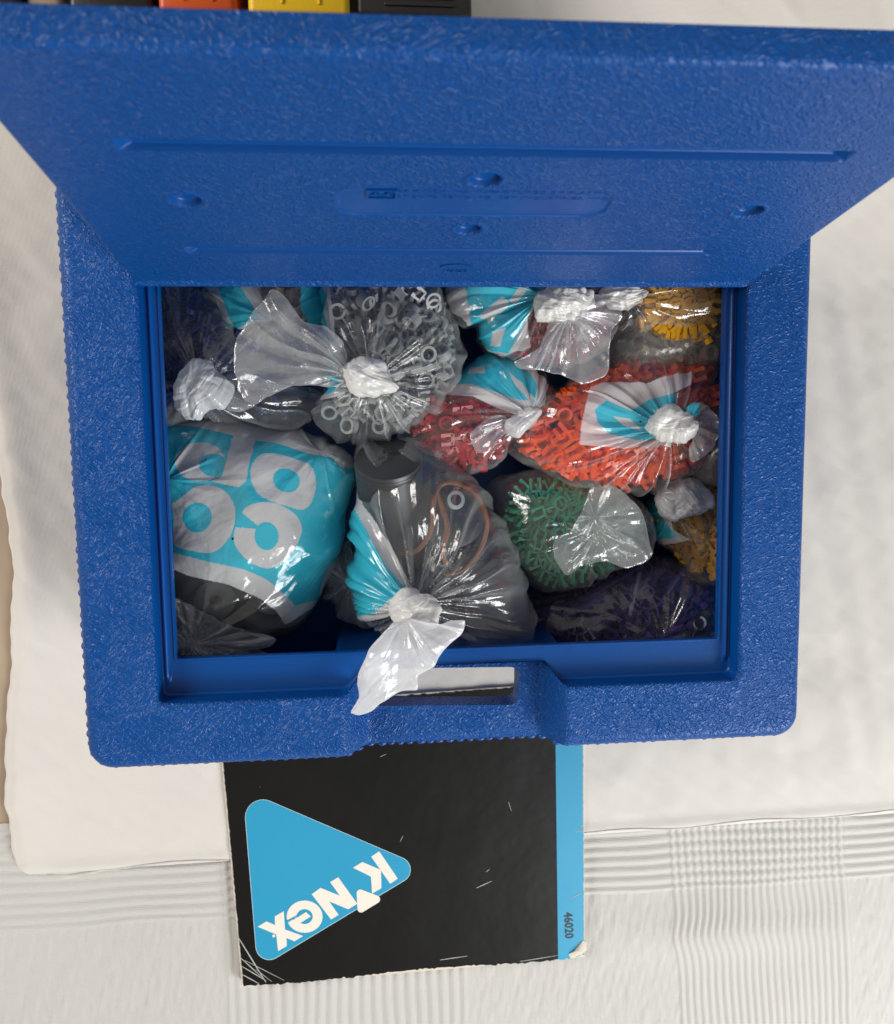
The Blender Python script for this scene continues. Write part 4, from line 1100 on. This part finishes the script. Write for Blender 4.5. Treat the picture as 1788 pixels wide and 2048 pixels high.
# --- 6 red bag
b6, pc6 = bag('red', 'clear bag of red rods with a cyan and white print, left of the orange bag', [(800, 872), (850, 812), (890, 772), (925, 735), (968, 708), (1040, 718), (1102, 768), (1100, 820), (1062, 852), (1012, 892), (1000, 922), (938, 954), (880, 922), (830, 892)],
    .06, .030, .04, seed=17, p=3.6, npt=380, nr=140, pleat=[(1060, 830, 30, .0028, .07, .06)], crum=(.0012, 40),
    ink=polys_ink(([(880, 790), (905, 752), (930, 725), (972, 700), (1050, 720), (1098, 770), (1085, 810), (1040, 832), (1000, 818), (945, 792)], WH, .85),
                  ([(908, 770), (928, 728), (975, 702), (1050, 736), (1074, 772), (1066, 804), (1040, 800), (1000, 788), (940, 768)], CY, 1.0), ([(940, 735), (968, 733), (970, 748), (938, 748)], WH, .9), ([(1015, 745), (1048, 770), (1068, 800), (1056, 803), (1030, 770)], WH, .9)))
sub('knot', b6, [(1012, 838), (1034, 815), (1062, 806), (1082, 822), (1072, 848), (1046, 866), (1020, 862)], .086, .009, .010, M_TAIL_W, seed=171, streak=(0.7, .0009, 300), **KNOT)
sub('tail', b6, [(1000, 830), (1020, 850), (1000, 880), (975, 905), (950, 900), (940, 872), (965, 845)], .088, .0020, .0020, M_TAIL, sheet=.0042, seed=172, nr=60, npt=180, pleat=[(1030, 835, 16, .0022, .06, .08)], crum=(.0016, 40))
fill(pc6, [RDR, RDR, RD3], 90, 'dark red plastic rod or connector in the bag left of the orange ones', 'toy piece', 'red pieces in their bag', 'toy_piece', tilt=.25, seed=18, rmax=.95, layers=.016, axis=.65, spread=.4)
# --- 7 maroon bag at the back
b7, pc7 = bag('maroon', 'bag of maroon connectors with pleated cyan print, at the back under the lid', [(898, 590), (930, 560), (1000, 545), (1100, 545), (1180, 550), (1225, 590), (1230, 660), (1200, 715), (1150, 735), (1090, 738), (1030, 725), (980, 706), (945, 662), (910, 640)],
    .078, .026, .045, seed=19, p=3.6, npt=380, nr=140, pleat=[(1090, 590, 30, .0036, .075, .06)], crum=(.0012, 40),
    ink=polys_ink(([(905, 560), (1095, 560), (1090, 590), (1055, 635), (1062, 700), (1000, 712), (955, 690), (935, 640), (900, 620)], WH, .85),
                  ([(938, 560), (1092, 560), (1062, 618), (1036, 672), (1018, 706), (985, 700), (950, 672), (944, 640), (932, 600)], CY, 1.0), ([(960, 630), (1005, 592), (1022, 608), (975, 650)], WH, .9), ([(990, 660), (1012, 655), (1002, 690), (984, 688)], WH, .9), ([(1040, 575), (1062, 570), (1030, 610), (1018, 600)], WH, .9)))
sub('knot', b7, [(1066, 606), (1085, 578), (1130, 566), (1180, 572), (1192, 610), (1160, 640), (1118, 652), (1085, 640)], .106, .010, .012, M_KNOT, seed=191, streak=(-0.3, .0009, 300),  **KNOT)
sub('tail', b7, [(1100, 642), (1150, 620), (1190, 592), (1238, 606), (1240, 640), (1222, 665), (1217, 748), (1166, 768), (1112, 746), (1046, 738), (1034, 722), (1082, 694)], .107, .0020, .0020, M_TAIL, sheet=.0042, seed=192, npt=280, nr=110, p=1.9, soft=.3, pleat=[(1140, 625, 22, .0024, .06, .08)], crum=(.0020, 32), fine=(.0006, 90), center=(1150, 685))
fill(pc7, [MR3], 34, 'maroon plastic connector in the bag at the back under the lid', 'toy connector', 'maroon connectors in their bag', 'connector', tilt=.4, seed=20)

# --- 8 grey connectors
b8, pc8 = bag('grey', 'clear bag of grey connectors with a wide flared tail, at the back', [(628, 835), (634, 795), (668, 765), (650, 690), (640, 620), (645, 565), (720, 550), (850, 552), (895, 610), (918, 700), (912, 770), (855, 830), (795, 872), (715, 892), (655, 865)],
    .068, .038, .04, seed=23, p=3.6, npt=420, nr=160, bumps=[(735, 760, .006, .012)], pleat=[(742, 762, 44, .0032, .075, .055)], crum=(.0013, 38), fine=(.0006, 120),
    ink=polys_ink(([(600, 545), (655, 545), (668, 620), (690, 700), (700, 745), (690, 790), (640, 800), (620, 700)], WH, .7), ([(600, 545), (640, 545), (645, 620), (665, 690), (690, 760), (655, 790), (630, 780), (620, 650)], CY, 1.0)))
sub('knot', b8, [(690, 752), (698, 726), (728, 716), (768, 736), (800, 770), (790, 792), (752, 796), (712, 786)], .108, .010, .012, M_KNOT, seed=231, streak=(-0.5, .0009, 300),  **KNOT)
sub('tail', b8, [(696, 772), (640, 772), (588, 774), (540, 790), (506, 810), (474, 790), (466, 735), (474, 672), (508, 622), (545, 584), (575, 600), (606, 640), (655, 655), (690, 690), (700, 740)], .109, .0020, .0020, M_TAIL, sheet=.0042, seed=232, npt=360, nr=140, p=1.7, soft=.3, center=(590, 710), pleat=[(705, 755, 34, .0042, .07, .07)], crum=(.0020, 42), fine=(.0008, 130), tilt=(.04, 0))
fill(pc8, [GR1, GR2], 110, 'small grey plastic connector inside the clear bag with the flared tail', 'toy connector', 'grey connectors in their bag', 'connector', tilt=.6, seed=24, rmax=.95, layers=.022)
# --- 9 navy bag
b9, pc9 = bag('navy', 'dark navy filled bag in the back left corner with a balled white end', [(300, 600), (330, 560), (400, 570), (465, 630), (490, 700), (560, 765), (640, 780), (640, 830), (600, 856), (500, 850), (400, 846), (315, 850), (300, 720)],
    .052, .040, .035, seed=27, p=3.6, npt=380, nr=140, pleat=[(395, 770, 26, .0032, .08, .07)], crum=(.0018, 34), fine=(.0006, 110))
sub('knot', b9, [(345, 790), (352, 750), (378, 722), (418, 716), (446, 740), (462, 778), (452, 812), (425, 822), (398, 840), (362, 826)], .094, .015, .012, M_TAIL_W, seed=271, streak=(0.8, .0009, 300),  crum=(.0030, 75), fine=(.001, 220), nr=90, npt=220, p=2.0)
sub('tail', b9, [(440, 806), (470, 780), (500, 800), (508, 812), (470, 824)], .092, .0020, .0020, M_TAIL, sheet=.0042, seed=272, nr=40, npt=120, crum=(.0025, 90))
fill(pc9, [NVR, NV4], 52, 'dark navy plastic toy piece in the bag in the back left corner', 'toy piece', 'navy pieces in their bag', 'toy_piece', tilt=.3, seed=28, rmax=.95)
# --- 10 to 15: bags only partly seen
b10, pc10 = bag('yellow', 'bag of yellow connectors in the back right corner', [(1232, 640), (1250, 590), (1320, 560), (1400, 552), (1460, 570), (1465, 640), (1400, 662), (1300, 662)], .088, .022, .035, p=3.6, seed=31, nr=90, npt=260, pleat=[(1270, 600, 22, .003, .06, .08)])
sub('knot', b10, [(1196, 592), (1215, 570), (1262, 562), (1300, 575), (1292, 606), (1250, 622), (1212, 615)], .102, .008, .010, M_KNOT, seed=311, streak=(0.0, .0009, 300), **KNOT)
fill(pc10, [YL5, YL5, YLR], 30, 'yellow plastic toy piece in the bag in the back right corner', 'toy piece', 'yellow pieces at the back right', 'toy_piece', seed=32, tilt=.15)
b11, pc11 = bag('tan', 'bag of small tan pieces below the yellow bag at the back right', [(1210, 690), (1235, 655), (1300, 642), (1380, 640), (1460, 640), (1465, 720), (1390, 730), (1260, 738)], .076, .022, .035, M_FILM_SOFT, seed=33, nr=90, npt=260, crum=(.002, 50))
fill(pc11, [TN1, TNR], 46, 'small tan plastic clip in the bag below the back yellow one', 'toy piece', 'tan pieces at the back right', 'toy_piece', seed=34)
b12, pc12 = bag('yellow_low', 'bag of yellow pieces half hidden at the right wall, with a white twisted knot', [(1296, 1040), (1310, 985), (1380, 955), (1460, 945), (1462, 1140), (1395, 1158), (1345, 1110), (1305, 1080)], .044, .026, .03, p=3.4, seed=35, nr=100, npt=280, pleat=[(1350, 1010, 24, .0028, .06, .08)],
    ink=polys_ink(([(1285, 1005), (1330, 995), (1348, 1060), (1380, 1080), (1310, 1090), (1285, 1070)], WH, .8), ([(1285, 1000), (1318, 995), (1330, 1045), (1358, 1072), (1310, 1080), (1300, 1040)], CY, 1.0)))
sub('knot', b12, [(1318, 1000), (1330, 970), (1365, 955), (1405, 968), (1432, 1000), (1425, 1025), (1385, 1034), (1345, 1046), (1322, 1028)], .072, .012, .012, M_TAIL_W, seed=351, streak=(-0.6, .0009, 300),  crum=(.0026, 75), fine=(.001, 220), nr=80, npt=200)
fill(pc12, [YL5, YLR], 34, 'yellow plastic toy piece in the half hidden bag at the right wall', 'toy piece', 'yellow pieces at the right wall', 'toy_piece', seed=36, tilt=.3)
def marker(X, Y, col, up):
    S_ = 80 / 1170.
    def z_(x, y): return (1380 + x * S_, 840 + y * S_)
    segs = [((690, 465), (830, 410)), ((830, 420), (700, 350)), ((700, 350), (825, 300)), ((900, 530), (740, 545)), ((740, 545), (695, 600)), ((695, 600), (695, 700)), ((620, 960), (740, 900)), ((740, 900), (650, 860)), ((650, 860), (730, 830)), ((600, 990), (760, 960)), ((790, 985), (860, 1000))]
    for a, b in segs:
        a, b = np.array(z_(*a)), np.array(z_(*b)); d = b - a; L2 = d @ d
        t = np.clip(((X - a[0]) * d[0] + (Y - a[1]) * d[1]) / L2, 0, 1)
        paint(col, (np.hypot(X - a[0] - t * d[0], Y - a[1] - t * d[1]) < 1.7) & up, (.005, .005, .005), 1.0)
b13, pc13 = bag('marked', 'clear bag marked in black pen, squeezed against the right wall beside the orange bag', [(1384, 860), (1400, 800), (1455, 770), (1462, 900), (1455, 962), (1405, 966), (1372, 940)], .062, .030, .03, M_FILM_SOFT, seed=37, nr=170, npt=380, crum=(.0016, 45), ink=marker)
fill(pc13, [TN1, TNR], 34, 'small tan plastic clip in the pen-marked bag at the right wall', 'toy piece', 'tan pieces in the pen-marked bag', 'toy_piece', seed=38)
b14, pc14 = bag('tan_back', 'bag of tan pieces with cyan print, at the back behind the flared tail', [(400, 590), (430, 556), (520, 545), (620, 550), (650, 580), (645, 650), (570, 700), (490, 668), (440, 625)], .064, .022, .035, M_FILM_SOFT, seed=39, nr=110, npt=300, pleat=[(540, 640, 18, .003, .06, .08)],
    ink=polys_ink(([(395, 545), (500, 545), (545, 640), (480, 660), (430, 610)], WH, .85), ([(420, 545), (465, 545), (520, 640), (475, 655), (450, 615)], CY, 1.0), ([(600, 545), (645, 545), (650, 660), (620, 660), (600, 610)], CY, 1.0)))
fill(pc14, [TN1, TNR], 44, 'small tan plastic clip in the bag at the back behind the flared tail', 'toy piece', 'tan pieces at the back left', 'toy_piece', seed=40)
b15, pc15 = bag('hidden', 'empty crumpled clear bag in the gap between the printed and the motor bag', [(650, 1130), (672, 1082), (706, 1072), (722, 1100), (725, 1200), (765, 1250), (720, 1258), (680, 1225), (655, 1185)], .045, .018, .03, M_TAIL, seed=43, nr=90, npt=260, crum=(.003, 50), fine=(.001, 150), pleat=[(700, 1170, 20, .003, .05, .1)],
    ink=polys_ink(([(715, 1200), (740, 1200), (760, 1240), (720, 1235)], CY, .9)))
b16, pc16 = bag('front', 'flat clear bag lying along the front wall in the right corner', [(1065, 1270), (1150, 1278), (1260, 1288), (1400, 1284), (1400, 1310), (1200, 1318), (1060, 1310)], .03, .010, .02, M_TAIL, seed=44, nr=60, npt=240, crum=(.002, 60), ink=polys_ink(([(1060, 1275), (1120, 1280), (1160, 1310), (1060, 1320)], CY, .9)))
